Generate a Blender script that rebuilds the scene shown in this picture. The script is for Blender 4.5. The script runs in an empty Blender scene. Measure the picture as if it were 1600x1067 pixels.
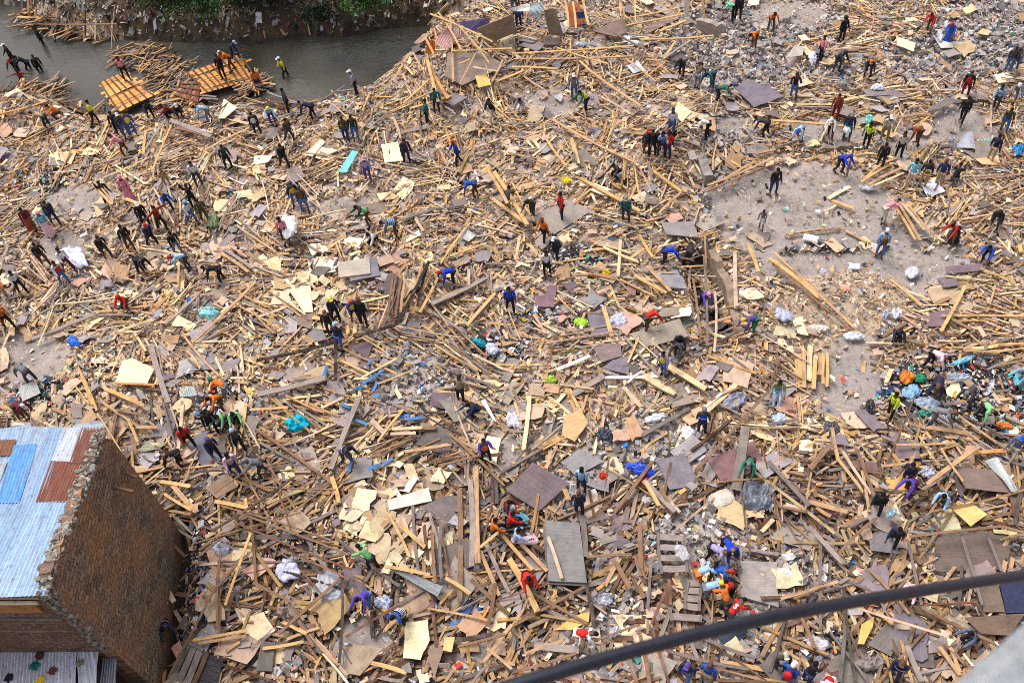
import bpy, bmesh, math, random
import numpy as np
random.seed(11); rng = np.random.default_rng(11)
sc = bpy.context.scene
COL = sc.collection
PI = math.pi
# ------------------------------------------------------------------ camera
FPX = 1450.0; VPX, VPY = 930.0, 1700.0; SC0 = 35.5
_dx, _dy = VPX-800, VPY-533.5
_r = math.hypot(_dx, _dy); TH = math.atan2(FPX, _r); ROLL = math.atan2(_dx, _dy)
CH = FPX/SC0*math.sin(TH)
_F = np.array([0, math.cos(TH), -math.sin(TH)]); _R0 = np.array([1., 0, 0]); _U0 = np.cross(_R0, _F)
_R = math.cos(ROLL)*_R0 + math.sin(ROLL)*(-_U0)
_D = -math.sin(ROLL)*_R0 + math.cos(ROLL)*(-_U0)
CAM = np.array([0, 0, CH])
def ray(x, y): return _F*FPX + _R*(x-800) + _D*(y-533.5)
def unproj(x, y, z=0.0):
    d = ray(x, y); return CAM + d*((CH-z)/-d[2])
def proj(P):
    v = np.asarray(P, float) - CAM
    zc = v @ _F
    return 800+FPX*(v @ _R)/zc, 533.5+FPX*(v @ _D)/zc, zc
cd = bpy.data.cameras.new('camera'); cam = bpy.data.objects.new('camera', cd); COL.objects.link(cam)
cd.sensor_width = 36; cd.lens = 36*FPX/1600; cd.clip_start = 0.1; cd.clip_end = 3000
cd.dof.use_dof = True; cd.dof.focus_distance = 42; cd.dof.aperture_fstop = 2.8
from mathutils import Matrix, Vector
M = Matrix(((_R[0], -_D[0], -_F[0], 0), (_R[1], -_D[1], -_F[1], 0), (_R[2], -_D[2], -_F[2], CH), (0, 0, 0, 1)))
cam.matrix_world = M
sc.camera = cam
# ------------------------------------------------------------------ noise helpers
_T = rng.random((256, 256))
def vnoise(x, y, s, o=0):
    x = np.asarray(x, float)/s+137.3+o*17.1; y = np.asarray(y, float)/s+91.7+o*31.7
    xi = np.floor(x).astype(int); yi = np.floor(y).astype(int)
    fx = x-xi; fy = y-yi; fx = fx*fx*(3-2*fx); fy = fy*fy*(3-2*fy)
    g = lambda a, b: _T[a & 255, b & 255]
    return (g(xi, yi)*(1-fx)+g(xi+1, yi)*fx)*(1-fy)+(g(xi, yi+1)*(1-fx)+g(xi+1, yi+1)*fx)*fy
def inpoly(x, y, poly):
    x = np.asarray(x, float); y = np.asarray(y, float); r = np.zeros(x.shape, bool)
    n = len(poly)
    for i in range(n):
        x1, y1 = poly[i]; x2, y2 = poly[(i+1) % n]
        c = ((y1 > y) != (y2 > y))
        with np.errstate(divide='ignore', invalid='ignore'):
            xx = (x2-x1)*(y-y1)/((y2-y1) if y2 != y1 else 1e-9)+x1
        r ^= c & (x < xx)
    return r
def pdist(x, y, poly):
    x = np.asarray(x, float); y = np.asarray(y, float); d = np.full(x.shape, 1e9)
    n = len(poly)
    for i in range(n):
        x1, y1 = poly[i]; x2, y2 = poly[(i+1) % n]
        vx, vy = x2-x1, y2-y1; t = np.clip(((x-x1)*vx+(y-y1)*vy)/(vx*vx+vy*vy+1e-9), 0, 1)
        d = np.minimum(d, np.hypot(x-x1-t*vx, y-y1-t*vy))
    return d
# ------------------------------------------------------------------ terrain
WZ = -0.75
river_px = [(-420, 60), (-150, 5), (0, 4), (40, 12), (70, 38), (140, 62), (200, 63), (300, 66), (400, 68), (470, 52), (530, 58), (600, 44),
            (650, 40), (676, 40), (684, 58), (655, 88), (640, 100), (600, 136), (560, 158), (500, 178), (440, 184), (400, 174),
            (300, 182), (240, 190), (170, 198), (125, 188), (100, 172), (60, 166), (0, 158), (-150, 180), (-420, 270)]
RIV = [tuple(unproj(x, y, WZ)[:2]) for x, y in river_px]
BED = None
piles = [(1085, 205, 3, .4), (850, 80, 5, .7), (560, 190, 4, .5), (290, 225, 3, .5), (1000, 250, 4, .6), (1200, 90, 3, .4), (1260, 400, 4, -.25),
         (640, 440, 2, .5), (900, 330, 3, .3), (1180, 460, 2.5, .3), (440, 610, 4, .4), (700, 800, 3, .5), (1280, 720, 4, .4), (940, 880, 3, -.2),
         (1420, 330, 2, .3), (400, 850, 3, .2), (1500, 500, 4, .35), (200, 400, 5, .3), (40, 172, 2.4, .5), (720, 80, 3.5, 1.0), (170, 610, 3, .5)]
PIL = [(unproj(x, y)[0], unproj(x, y)[1], r, h) for x, y, r, h in piles]
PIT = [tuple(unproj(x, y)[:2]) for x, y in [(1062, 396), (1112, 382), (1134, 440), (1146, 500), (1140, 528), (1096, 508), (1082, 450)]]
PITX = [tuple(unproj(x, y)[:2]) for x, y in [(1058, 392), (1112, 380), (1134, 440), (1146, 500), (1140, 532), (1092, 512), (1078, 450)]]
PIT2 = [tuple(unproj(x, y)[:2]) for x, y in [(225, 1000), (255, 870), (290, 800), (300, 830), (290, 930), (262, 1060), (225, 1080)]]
def hgt(x, y):
    x = np.asarray(x, float); y = np.asarray(y, float)
    h = .6*(vnoise(x, y, 6.0)-.5)+.35*(vnoise(x, y, 2.3, 1)-.5)+.12*(vnoise(x, y, .9, 2)-.5)
    for a, b, r, k in PIL:
        h = h+k*np.exp(-((x-a)**2+(y-b)**2)/(r*r))
    # flatten the bare concrete yard
    d = pdist(x, y, BARE); ins = inpoly(x, y, BARE); w = np.where(ins, 1.0, np.clip(1-d/1.5, 0, 1))
    h = h*(1-w)+(-.05)*w
    for P_, dep in ((PIT, 1.1), (PIT2, .9)):
        d = pdist(x, y, P_); ins = inpoly(x, y, P_); sd = np.where(ins, d, -d)
        h = h-dep*np.clip((sd+.25)/.5, 0, 1)
    d = pdist(x, y, RIV); ins = inpoly(x, y, RIV); sd = np.where(ins, d, -d)
    w = np.clip((sd+1.0)/2.2, 0, 1); w = w*w*(3-2*w)
    h = h*(1-w)+(-1.7)*w
    far = np.clip((FARL(x, y)), 0, 1)
    h = h+far*(~ins)*np.clip(d/3.0, 0, 1)*1.6
    return h
_fa = unproj(-100, 60); _fb = unproj(700, 20)
def FARL(x, y):  # 1 on the far side of the river
    t = (np.asarray(x)-_fa[0])/(_fb[0]-_fa[0]); yy = _fa[1]+t*(_fb[1]-_fa[1])
    return (np.asarray(y) > yy-1.0)*(np.asarray(x) < _fb[0]+1)
bare_px = [(1100, 300), (1150, 270), (1240, 250), (1330, 262), (1390, 295), (1405, 340), (1450, 372), (1500, 388), (1500, 420), (1440, 430), (1400, 470), (1380, 540), (1370, 610), (1330, 650), (1280, 650), (1235, 600), (1270, 540), (1240, 470), (1170, 400), (1120, 352)]
BARE = [tuple(unproj(x, y)[:2]) for x, y in bare_px]
def G(x, y, lift=0.0):
    z = 0.0
    for _ in range(5):
        p = unproj(x, y, z); z = float(hgt(p[0], p[1]))+lift
    p = unproj(x, y, z); return p
# ------------------------------------------------------------------ category map (in photo pixels, projected to the ground)
def ell(cx, cy, rx, ry, a=0, n=14):
    return [(cx+rx*math.cos(t)*math.cos(a)-ry*math.sin(t)*math.sin(a), cy+rx*math.cos(t)*math.sin(a)+ry*math.sin(t)*math.cos(a)) for t in [2*PI*i/n for i in range(n)]]
NONE, PALE, BROWN, BAREC, RUB, TRASH, PLY, BANK, CHIP, POLE = range(10)
X0, Y0, STEP = -400, -260, 5
_gx = np.arange(X0, 2000, STEP); _gy = np.arange(Y0, 1500, STEP)
GX, GY = np.meshgrid(_gx, _gy, indexing='ij')
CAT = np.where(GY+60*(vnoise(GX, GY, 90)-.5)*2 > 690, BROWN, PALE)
def paint(poly, c): CAT[inpoly(GX+10*(vnoise(GX, GY, 22, 4)-.5)*2, GY+10*(vnoise(GX, GY, 22, 5)-.5)*2, poly)] = c
for e in [ell(1150, 45, 60, 45), ell(1110, 95, 70, 50), ell(1530, 50, 85, 55), ell(1230, 30, 80, 32), ell(1290, 118, 80, 18), ell(1420, 85, 60, 22), ell(1180, 100, 50, 40), ell(1130, 200, 45, 30), ell(1270, 210, 55, 18),
          ell(640, 590, 65, 55), ell(1010, 705, 110, 55), ell(890, 760, 50, 40), ell(1245, 900, 40, 50), ell(1100, 840, 80, 70), ell(1180, 930, 40, 40),
          ell(960, 950, 35, 30), ell(700, 405, 0.1, .1), ell(1150, 1000, 60, 35), ell(430, 1040, 40, 25), ell(1110, 300, 18, 60), ell(870, 1010, 40, 20), ell(950, 1040, 50, 30), ell(1030, 860, 30, 50)]:
    paint(e, RUB)
for e in [ell(1310, 480, 95, 60)]: paint(e, CHIP)
paint(bare_px[:11]+bare_px[-2:], BAREC)
for e in [ell(1318, 590, 55, 70), ell(1340, 410, 160, 28), ell(1380, 440, 70, 25), ell(1550, 20, 60, 25), ell(1230, 20, 60, 20), ell(1140, 195, 30, 14), ell(545, 325, 50, 12), ell(850, 160, 55, 18), ell(1120, 600, .1, .1), ell(120, 310, 50, 25),
          ell(100, 380, 40, 25), ell(50, 560, 60, 40), ell(1500, 860, 60, 45), ell(560, 1000, 50, 30), ell(1330, 1040, 60, 20), ell(1500, 200, 60, 30), ell(780, 700, 30, 30), ell(1300, 200, 70, 14), ell(1410, 225, 40, 20), ell(750, 1010, 40, 20)]:
    paint(e, BAREC)
for e in [ell(1310, 472, 105, 52), ell(1250, 515, 60, 40), ell(1060, 530, 40, 20), ell(500, 150, .1, .1)]:
    paint(e, CHIP)
for e in [ell(1480, 610, 120, 55), ell(1560, 650, 60, 40), ell(1310, 590, .1, .1), ell(1400, 520, 40, 12), ell(345, 640, 45, 45), ell(320, 860, 25, 50), ell(850, 490, 60, 14), ell(70, 610, 45, 30),
          ell(450, 175, 40, 12), ell(880, 405, 60, 14), ell(1300, 390, 90, 9), ell(775, 545, 45, 25), ell(60, 290, 40, 20), ell(1280, 1010, 30, 30), ell(250, 860, .1, .1), ell(320, 950, 22, 40), ell(940, 385, 50, 12), ell(1130, 1010, .1, .1)]:
    paint(e, TRASH)
for e in [ell(600, 790, 72, 50), ell(640, 750, 60, 35), ell(560, 850, 40, 30), ell(560, 830, .1, .1), ell(640, 870, 60, 30), ell(480, 455, 60, 25), ell(540, 380, 40, 15)]:
    paint(e, PLY)
for e in [ell(430, 850, 110, 45), ell(440, 720, 50, 50), ell(330, 790, 50, 25), ell(1300, 790, 80, 60), ell(880, 940, 60, 40)]:
    paint(e, POLE)
for e in [ell(1110, 60, 80, 60), ell(1540, 45, 90, 60), ell(1440, 95, 60, 25), ell(1500, 110, 60, 25)]: paint(e, RUB)
paint([(-400, -260), (760, -260), (760, -40), (690, 20), (650, 42), (600, 44), (530, 60), (470, 54), (400, 66), (300, 64), (200, 62), (160, 30), (60, 10), (0, 2), (-400, 20)], BANK)
def cat_at(px, py):
    i = np.clip(((px-X0)/STEP).astype(int), 0, CAT.shape[0]-1); j = np.clip(((py-Y0)/STEP).astype(int), 0, CAT.shape[1]-1)
    return CAT[i, j]
# ------------------------------------------------------------------ materials
def s2l(c): return tuple(((v/255)/12.92 if v/255 <= .04045 else ((v/255+.055)/1.055)**2.4) for v in c)
def newmat(name, rough=.85, spec=.2):
    m = bpy.data.materials.new(name); m.use_nodes = True; nt = m.node_tree; b = nt.nodes['Principled BSDF']
    b.inputs['Roughness'].default_value = rough; b.inputs['Specular IOR Level'].default_value = spec
    return m, nt, b
def nd(nt, t, **k):
    n = nt.nodes.new(t)
    for a, v in k.items(): setattr(n, a, v)
    return n
def mixc(nt, mode, fac, a, b):
    n = nt.nodes.new('ShaderNodeMix'); n.data_type = 'RGBA'; n.blend_type = mode
    for s, v in ((n.inputs[0], fac), (n.inputs[6], a), (n.inputs[7], b)):
        if hasattr(v, 'is_linked') or hasattr(v, 'links'): nt.links.new(v, s)
        elif isinstance(v, tuple): s.default_value = v+(1,) if len(v) == 3 else v
        else: s.default_value = v
    return n.outputs[2]
def ramp(nt, src, stops):
    n = nt.nodes.new('ShaderNodeValToRGB'); nt.links.new(src, n.inputs[0])
    e = n.color_ramp.elements
    while len(e) < len(stops): e.new(.5)
    for i, (p, c) in enumerate(stops):
        e[i].position = p; e[i].color = (c, c, c, 1) if not isinstance(c, tuple) else c+(1,)
    return n.outputs[0]
def noise(nt, vec, scale, det=3, rough=.6):
    n = nt.nodes.new('ShaderNodeTexNoise'); n.inputs['Scale'].default_value = scale; n.inputs['Detail'].default_value = det; n.inputs['Roughness'].default_value = rough
    if vec is not None: nt.links.new(vec, n.inputs['Vector'])
    return n.outputs['Fac']
def bump(nt, b, src, strength, dist=.02):
    n = nt.nodes.new('ShaderNodeBump'); n.inputs['Strength'].default_value = strength; n.inputs['Distance'].default_value = dist
    nt.links.new(src, n.inputs['Height']); nt.links.new(n.outputs[0], b.inputs['Normal'])
def mapping(nt, src, scale):
    n = nt.nodes.new('ShaderNodeMapping'); nt.links.new(src, n.inputs[0]); n.inputs['Scale'].default_value = scale; return n.outputs[0]
def geo_pos(nt): return nt.nodes.new('ShaderNodeNewGeometry').outputs['Position']
def attr(nt): n = nt.nodes.new('ShaderNodeAttribute'); n.attribute_name = 'Col'; return n.outputs['Color']
MAT = {}
def mk_wood():
    m, nt, b = newmat('weathered_wood', .8, .15)
    uv = nt.nodes.new('ShaderNodeUVMap').outputs[0]
    g1 = noise(nt, mapping(nt, uv, (1.2, 34, 1)), 1.0, 4, .7)
    g2 = noise(nt, mapping(nt, uv, (2.2, 3.0, 1)), 1.0, 3, .6)
    c = attr(nt)
    c = mixc(nt, 'MULTIPLY', 1.0, c, ramp(nt, g1, [(.3, .62), (.62, 1.12)]))
    c = mixc(nt, 'MULTIPLY', 1.0, c, ramp(nt, g2, [(.3, .62), (.5, 1.0), (.75, 1.15)]))
    n3 = noise(nt, geo_pos(nt), 2.2, 4, .65)
    c = mixc(nt, 'MIX', ramp(nt, n3, [(.52, 0.0), (.72, .5)]), c, s2l((138, 126, 118)))
    nt.links.new(c, b.inputs['Base Color']); bump(nt, b, g1, .35, .01)
    return m
MAT['wood'] = mk_wood()
def mk_sheet(name, rough, gridded=False, spec=.3):
    m, nt, b = newmat(name, rough, spec)
    uv = nt.nodes.new('ShaderNodeUVMap').outputs[0]
    c = attr(nt)
    n1 = noise(nt, mapping(nt, uv, (1.2, 1.2, 1)), 1.3, 6, .7)
    n2 = noise(nt, mapping(nt, uv, (1.5, 12, 1)), 1.2, 4, .6)
    c = mixc(nt, 'MULTIPLY', 1.0, c, ramp(nt, n1, [(.28, .6), (.5, 1.0), (.72, 1.22)]))
    c = mixc(nt, 'MULTIPLY', 1.0, c, ramp(nt, n2, [(.3, .8), (.65, 1.1)]))
    n3 = noise(nt, mapping(nt, uv, (1, 1, 1)), 9, 4, .8)
    c = mixc(nt, 'MIX', ramp(nt, n3, [(.6, 0.0), (.7, .55)]), c, s2l((150, 140, 128)))
    if gridded:
        br = nt.nodes.new('ShaderNodeTexBrick'); nt.links.new(mapping(nt, uv, (1, 1, 1)), br.inputs['Vector'])
        br.inputs['Scale'].default_value = 6.5; br.inputs['Mortar Size'].default_value = .035; br.offset = 0; br.inputs['Brick Width'].default_value = 1.4; br.inputs['Row Height'].default_value = .42
        br.inputs['Color1'].default_value = (1, 1, 1, 1); br.inputs['Color2'].default_value = (.8, .8, .8, 1); br.inputs['Mortar'].default_value = (.35, .38, .5, 1)
        c = mixc(nt, 'MULTIPLY', .9, c, br.outputs['Color'])
    nt.links.new(c, b.inputs['Base Color']); bump(nt, b, n2, .25, .01)
    return m
MAT['board'] = mk_sheet('plywood_surface', .75)
MAT['grid'] = mk_sheet('patterned_panel_surface', .55, True)
def mk_corr():
    m, nt, b = newmat('corrugated_metal', .5, .4)
    uv = nt.nodes.new('ShaderNodeUVMap').outputs[0]; c = attr(nt); b.inputs['Metallic'].default_value = .25
    n1 = noise(nt, mapping(nt, uv, (6, .7, 1)), 1.2, 6, .7); n2 = noise(nt, mapping(nt, uv, (1, 1, 1)), 5, 6, .75)
    c = mixc(nt, 'MULTIPLY', 1.0, c, ramp(nt, n1, [(.3, .62), (.55, 1.0), (.75, 1.15)]))
    c = mixc(nt, 'MIX', ramp(nt, n2, [(.52, 0.0), (.7, .75)]), c, s2l((128, 96, 80)))
    n3 = noise(nt, mapping(nt, uv, (9, .5, 1)), 1.0, 5, .75); c = mixc(nt, 'MIX', ramp(nt, n3, [(.5, 0.0), (.75, .6)]), c, s2l((150, 140, 134)))
    nt.links.new(c, b.inputs['Base Color']); return m
MAT['corr'] = mk_corr()
def mk_generic(name, rough, nscale, lo, hi, bs=.3, spec=.2, bd=.02):
    m, nt, b = newmat(name, rough, spec); c = attr(nt); n1 = noise(nt, geo_pos(nt), nscale, 5, .65); n2 = noise(nt, geo_pos(nt), nscale*6, 3, .6)
    c = mixc(nt, 'MULTIPLY', 1.0, c, ramp(nt, n1, [(.3, lo), (.7, hi)])); c = mixc(nt, 'MULTIPLY', 1.0, c, ramp(nt, n2, [(.3, .8), (.7, 1.12)]))
    nt.links.new(c, b.inputs['Base Color']); bump(nt, b, n2, bs, bd); return m
MAT['stone'] = mk_generic('rubble_stone', .95, 3, .65, 1.2, .6)
MAT['cloth'] = mk_generic('crumpled_cloth', .8, 4, .7, 1.15, .5)
MAT['plastic'] = mk_generic('plastic_sheeting', .35, 4, .75, 1.15, .4, .5)
MAT['litter'] = mk_generic('litter', .6, 8, .7, 1.2, .2, .4)
def mk_ground():
    m, nt, b = newmat('trampled_earth', .95, .1); c = attr(nt); p = geo_pos(nt)
    n1 = noise(nt, p, .8, 8, .7); n2 = noise(nt, p, 9, 5, .75); n3 = noise(nt, p, 26, 4, .75)
    c = mixc(nt, 'MULTIPLY', 1.0, c, ramp(nt, n1, [(.3, .68), (.5, 1.0), (.7, 1.14)]))
    c = mixc(nt, 'MULTIPLY', 1.0, c, ramp(nt, n2, [(.3, .76), (.68, 1.2)]))
    c = mixc(nt, 'MIX', ramp(nt, n3, [(.62, 0.0), (.72, .6)]), c, s2l((198, 186, 172)))
    nt.links.new(c, b.inputs['Base Color']); bump(nt, b, n2, .7, .05); return m
MAT['ground'] = mk_ground()
def mk_water():
    m, nt, b = newmat('river_water', .12, .5); p = geo_pos(nt)
    b.inputs['IOR'].default_value = 1.33
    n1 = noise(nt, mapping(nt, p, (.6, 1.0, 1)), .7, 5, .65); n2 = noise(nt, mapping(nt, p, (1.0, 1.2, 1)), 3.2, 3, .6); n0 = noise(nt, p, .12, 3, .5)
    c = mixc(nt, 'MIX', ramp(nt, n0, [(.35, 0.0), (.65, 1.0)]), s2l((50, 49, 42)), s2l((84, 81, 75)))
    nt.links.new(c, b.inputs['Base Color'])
    a = nt.nodes.new('ShaderNodeMath'); a.operation = 'ADD'; nt.links.new(n1, a.inputs[0])
    a2 = nt.nodes.new('ShaderNodeMath'); a2.operation = 'MULTIPLY'; nt.links.new(n2, a2.inputs[0]); a2.inputs[1].default_value = .35; nt.links.new(a2.outputs[0], a.inputs[1])
    bump(nt, b, a.outputs[0], .45, .16); return m
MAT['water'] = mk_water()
def mk_object(name, rough, spec=.2, folds=True):
    m, nt, b = newmat(name, rough, spec); oi = nt.nodes.new('ShaderNodeObjectInfo'); c = oi.outputs['Color']
    if folds:
        tc = nt.nodes.new('ShaderNodeTexCoord').outputs['Object']; n1 = noise(nt, tc, 7, 4, .6)
        c = mixc(nt, 'MULTIPLY', 1.0, c, ramp(nt, n1, [(.3, .7), (.7, 1.2)])); bump(nt, b, n1, .6, .04)
    nt.links.new(c, b.inputs['Base Color']); return m
MAT['garment'] = mk_object('garment_cloth', .85)
MAT['skin'] = mk_object('skin', .5, .35, False)
MAT['hair'] = mk_object('hair_or_hat', .8, .2)
MAT['shoe'] = mk_object('shoe', .6, .3, False)
def mk_leaf():
    m, nt, b = newmat('leaves', .7, .2); c = attr(nt); nt.links.new(c, b.inputs['Base Color']); return m
MAT['leaf'] = mk_leaf()
def mk_masonry(c1=(158, 134, 114), c2_=(108, 95, 86), mo=(70, 62, 57), patch=(168, 122, 88)):
    m, nt, b = newmat('stone_masonry', .95, .1); uv = nt.nodes.new('ShaderNodeUVMap').outputs[0]
    wob = nt.nodes.new('ShaderNodeTexNoise'); wob.inputs['Scale'].default_value = 3.5; nt.links.new(uv, wob.inputs['Vector'])
    uvw = mixc(nt, 'LINEAR_LIGHT', .09, uv, wob.outputs['Color'])
    br = nt.nodes.new('ShaderNodeTexBrick'); nt.links.new(uvw, br.inputs['Vector']); br.inputs['Scale'].default_value = 1
    br.inputs['Brick Width'].default_value = .36; br.inputs['Row Height'].default_value = .19; br.inputs['Mortar Size'].default_value = .014; br.inputs['Mortar Smooth'].default_value = .5
    br.inputs['Color1'].default_value = s2l(c1)+(1,); br.inputs['Color2'].default_value = s2l(c2_)+(1,); br.inputs['Mortar'].default_value = s2l(mo)+(1,)
    n1 = noise(nt, uv, .55, 5, .6); n2 = noise(nt, uv, 8, 5, .75)
    c = mixc(nt, 'MIX', ramp(nt, n1, [(.4, 0.0), (.66, .75)]), br.outputs['Color'], s2l(patch))
    c = mixc(nt, 'MULTIPLY', 1.0, c, ramp(nt, n2, [(.3, .5), (.7, 1.35)]))
    nt.links.new(c, b.inputs['Base Color'])
    a = nt.nodes.new('ShaderNodeMath'); a.operation = 'SUBTRACT'; nt.links.new(n2, a.inputs[0]); nt.links.new(br.outputs['Fac'], a.inputs[1])
    bump(nt, b, a.outputs[0], .9, .05); return m
MAT['masonry'] = mk_masonry(); MAT['courses'] = mk_masonry((128, 98, 82), (96, 78, 68), (176, 164, 150), (110, 80, 62))
MAT['rubber'] = mk_generic('black_cable_rubber', .45, 30, .7, 1.3, .4, .5, .002)
MAT['concrete'] = mk_generic('cast_concrete', .9, 6, .8, 1.12, .3)
# ------------------------------------------------------------------ mesh helpers
def tagit(o, label=None, cat=None, group=None, kind=None):
    if label: o['label'] = label
    if cat: o['category'] = cat
    if group: o['group'] = group
    if kind: o['kind'] = kind
    return o
def mesh_np(name, V, faces_idx, loops_n, cols=None, uvs=None, mat=None, smooth=False):
    """V (n,3); faces_idx flat loop vertex indices; loops_n per-face counts; cols/uvs per loop"""
    me = bpy.data.meshes.new(name)
    nv, nl, nf = len(V), len(faces_idx), len(loops_n)
    me.vertices.add(nv); me.loops.add(nl); me.polygons.add(nf)
    me.vertices.foreach_set('co', np.ascontiguousarray(V, np.float32).ravel())
    me.loops.foreach_set('vertex_index', np.ascontiguousarray(faces_idx, np.int32))
    ls = np.concatenate([[0], np.cumsum(loops_n)[:-1]]).astype(np.int32)
    me.polygons.foreach_set('loop_start', ls); me.polygons.foreach_set('loop_total', np.asarray(loops_n, np.int32))
    me.polygons.foreach_set('use_smooth', np.full(nf, smooth))
    if uvs is not None:
        u = me.uv_layers.new(name='UVMap'); u.data.foreach_set('uv', np.ascontiguousarray(uvs, np.float32).ravel())
    if cols is not None:
        ca = me.color_attributes.new('Col', 'FLOAT_COLOR', 'CORNER')
        c4 = np.ones((nl, 4), np.float32); c4[:, :3] = cols; ca.data.foreach_set('color', c4.ravel())
    if mat: me.materials.append(mat)
    me.update(calc_edges=True); me.validate()
    return me
def link(name, me, parent=None, loc=None):
    o = bpy.data.objects.new(name, me); COL.objects.link(o)
    if parent is not None: o.parent = parent
    if loc is not None: o.location = loc
    return o
def simple(name, V, F, col, mat, parent=None, uv=None, smooth=False, loc=None):
    V = np.asarray(V, float); idx = np.concatenate([np.asarray(f) for f in F]); n = [len(f) for f in F]
    cols = np.tile(np.asarray(col)[:3], (len(idx), 1)) if np.ndim(col) == 1 or isinstance(col, tuple) else np.asarray(col)[idx]
    if uv is None: uvs = np.stack([V[idx, 0], V[idx, 1]+V[idx, 2]], 1)
    else: uvs = np.asarray(uv)[idx]
    return link(name, mesh_np(name, V, idx, n, cols, uvs, mat, smooth), parent, loc)
def empty(name, loc=(0, 0, 0)):
    o = bpy.data.objects.new(name, None); COL.objects.link(o); o.location = loc; o.empty_display_size = .2; return o
PALS = {
 'pale': (230, 204, 158), 'honey': (214, 172, 112), 'tan': (192, 156, 116), 'beige': (200, 175, 150), 'grey': (158, 146, 140), 'dgrey': (122, 113, 110),
 'brown': (138, 108, 84), 'red': (122, 84, 68), 'cream': (240, 226, 190), 'dark': (86, 72, 66), 'orange': (212, 150, 84), 'white': (235, 233, 228), 'pink': (206, 160, 138), 'blue': (64, 128, 196)}
LP = {k: (np.array(s2l(v))*.94+.06*(np.array(s2l(v)) @ np.array([.3, .6, .1])))*np.array([.98, .935, .905]) for k, v in PALS.items()}
WORD = {'pale': 'pale yellow', 'honey': 'honey coloured', 'tan': 'tan', 'beige': 'beige', 'grey': 'weathered grey', 'dgrey': 'dark grey', 'brown': 'brown', 'red': 'reddish brown', 'cream': 'cream', 'dark': 'dark brown', 'orange': 'orange', 'white': 'white', 'pink': 'pinkish', 'blue': 'blue'}
# plank template: 4 stations x 4 corners

PF = []
for s in range(3):
    a = s*4; b = a+4
    for k in range(4): PF.append([a+k, a+(k+1) % 4, b+(k+1) % 4, b+k])
PF.append([3, 2, 1, 0]); PF.append([12, 13, 14, 15])
PF = np.array(PF)
def plank_verts(A, B, wid, th, twist, seed):
    """A,B (n,3) ends, wid,th (n,), returns verts (n,16,3), uvs (n, 14*4, 2)"""
    r = np.random.default_rng(seed); n = len(A)
    d = B-A; L = np.linalg.norm(d, axis=1); d = d/L[:, None]
    side = np.cross(d, np.array([0, 0, 1.])); side /= np.linalg.norm(side, axis=1)[:, None]+1e-9
    up = np.cross(side, d)
    c, s = np.cos(twist)[:, None], np.sin(twist)[:, None]
    S = side*c+up*s; U = -side*s+up*c
    V = np.zeros((n, 16, 3)); T = np.array([0, .35, .68, 1.0])
    bow = r.normal(0, .012, n)*L; bowu = r.normal(0, .008, n)*L
    cs = [(-.5, -.5), (.5, -.5), (.5, .5), (-.5, .5)]
    for i, t in enumerate(T):
        ctr = A+d*(L*t)[:, None]+S*(bow*4*t*(1-t))[:, None]+U*(bowu*4*t*(1-t))[:, None]
        for k, (a, b) in enumerate(cs):
            p = ctr+S*(a*wid)[:, None]+U*(b*th)[:, None]
            if i in (0, 3):
                j = r.random(n); brk = r.random(n) < .4
                sgn = 1 if i == 0 else -1
                off = np.where(brk, j*wid*1.3, j*.01)*(1 if a < 0 else .3)
                p = p+d*(sgn*np.minimum(off, L*.25))[:, None]
            V[:, i*4+k] = p
    U0 = r.random(n)*50; V0 = r.random(n)*50
    uvv = np.zeros((n, 16, 2))
    for i, t in enumerate(T):
        for k in range(4):
            uvv[:, i*4+k, 0] = U0+L*t; uvv[:, i*4+k, 1] = V0+[0, 1, 1.15, .15][k]*wid*1.0
    uv = uvv[:, PF.ravel(), :]
    return V, uv
def planks_mesh(name, A, B, wid, th, twist, col, seed, mat):
    n = len(A); V, uv = plank_verts(A, B, wid, th, twist, seed)
    idx = (PF.ravel()[None, :]+16*np.arange(n)[:, None]).ravel()
    cols = np.repeat(col, 56, axis=0)
    return mesh_np(name, V.reshape(-1, 3), idx, np.full(n*14, 4), cols, uv.reshape(-1, 2), mat)
# ------------------------------------------------------------------ people
LM = []
SKIN = s2l((92, 62, 48)); SKIN2 = s2l((118, 80, 60))
CL = {'black': (40, 40, 45), 'navy': (44, 48, 76), 'blue': (36, 84, 190), 'bblue': (20, 60, 205), 'lblue': (150, 190, 225), 'jean': (70, 108, 172), 'djean': (44, 60, 104), 'grey': (120, 122, 130), 'dgrey': (72, 70, 74),
      'white': (222, 222, 226), 'beige': (198, 188, 168), 'red': (214, 38, 32), 'dred': (140, 38, 40), 'rust': (150, 72, 46), 'orange': (240, 118, 30), 'yellow': (232, 214, 40), 'lime': (200, 230, 40), 'green': (44, 124, 88),
      'lgreen': (128, 200, 128), 'dgreen': (36, 64, 52), 'olive': (84, 82, 52), 'teal': (20, 110, 116), 'pink': (240, 140, 160), 'lpink': (240, 196, 206), 'purple': (84, 70, 150), 'violet': (92, 66, 186), 'lilac': (160, 150, 190), 'brown': (104, 70, 50),
      'maroon': (110, 30, 56), 'khaki': (150, 134, 104), 'tan': (186, 150, 110), 'cyan': (110, 190, 215), 'mint': (120, 220, 170), 'sage': (130, 138, 112), 'stripe': (90, 104, 126), 'hair': (22, 18, 17), 'skin': (92, 62, 48)}
def _mute(v):
    l = sum(v)/3; return tuple(c*.88+l*.12 for c in v)
CLL = {k: tuple(s2l(_mute(v)))+(1,) for k, v in CL.items()}
R = math.radians
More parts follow.
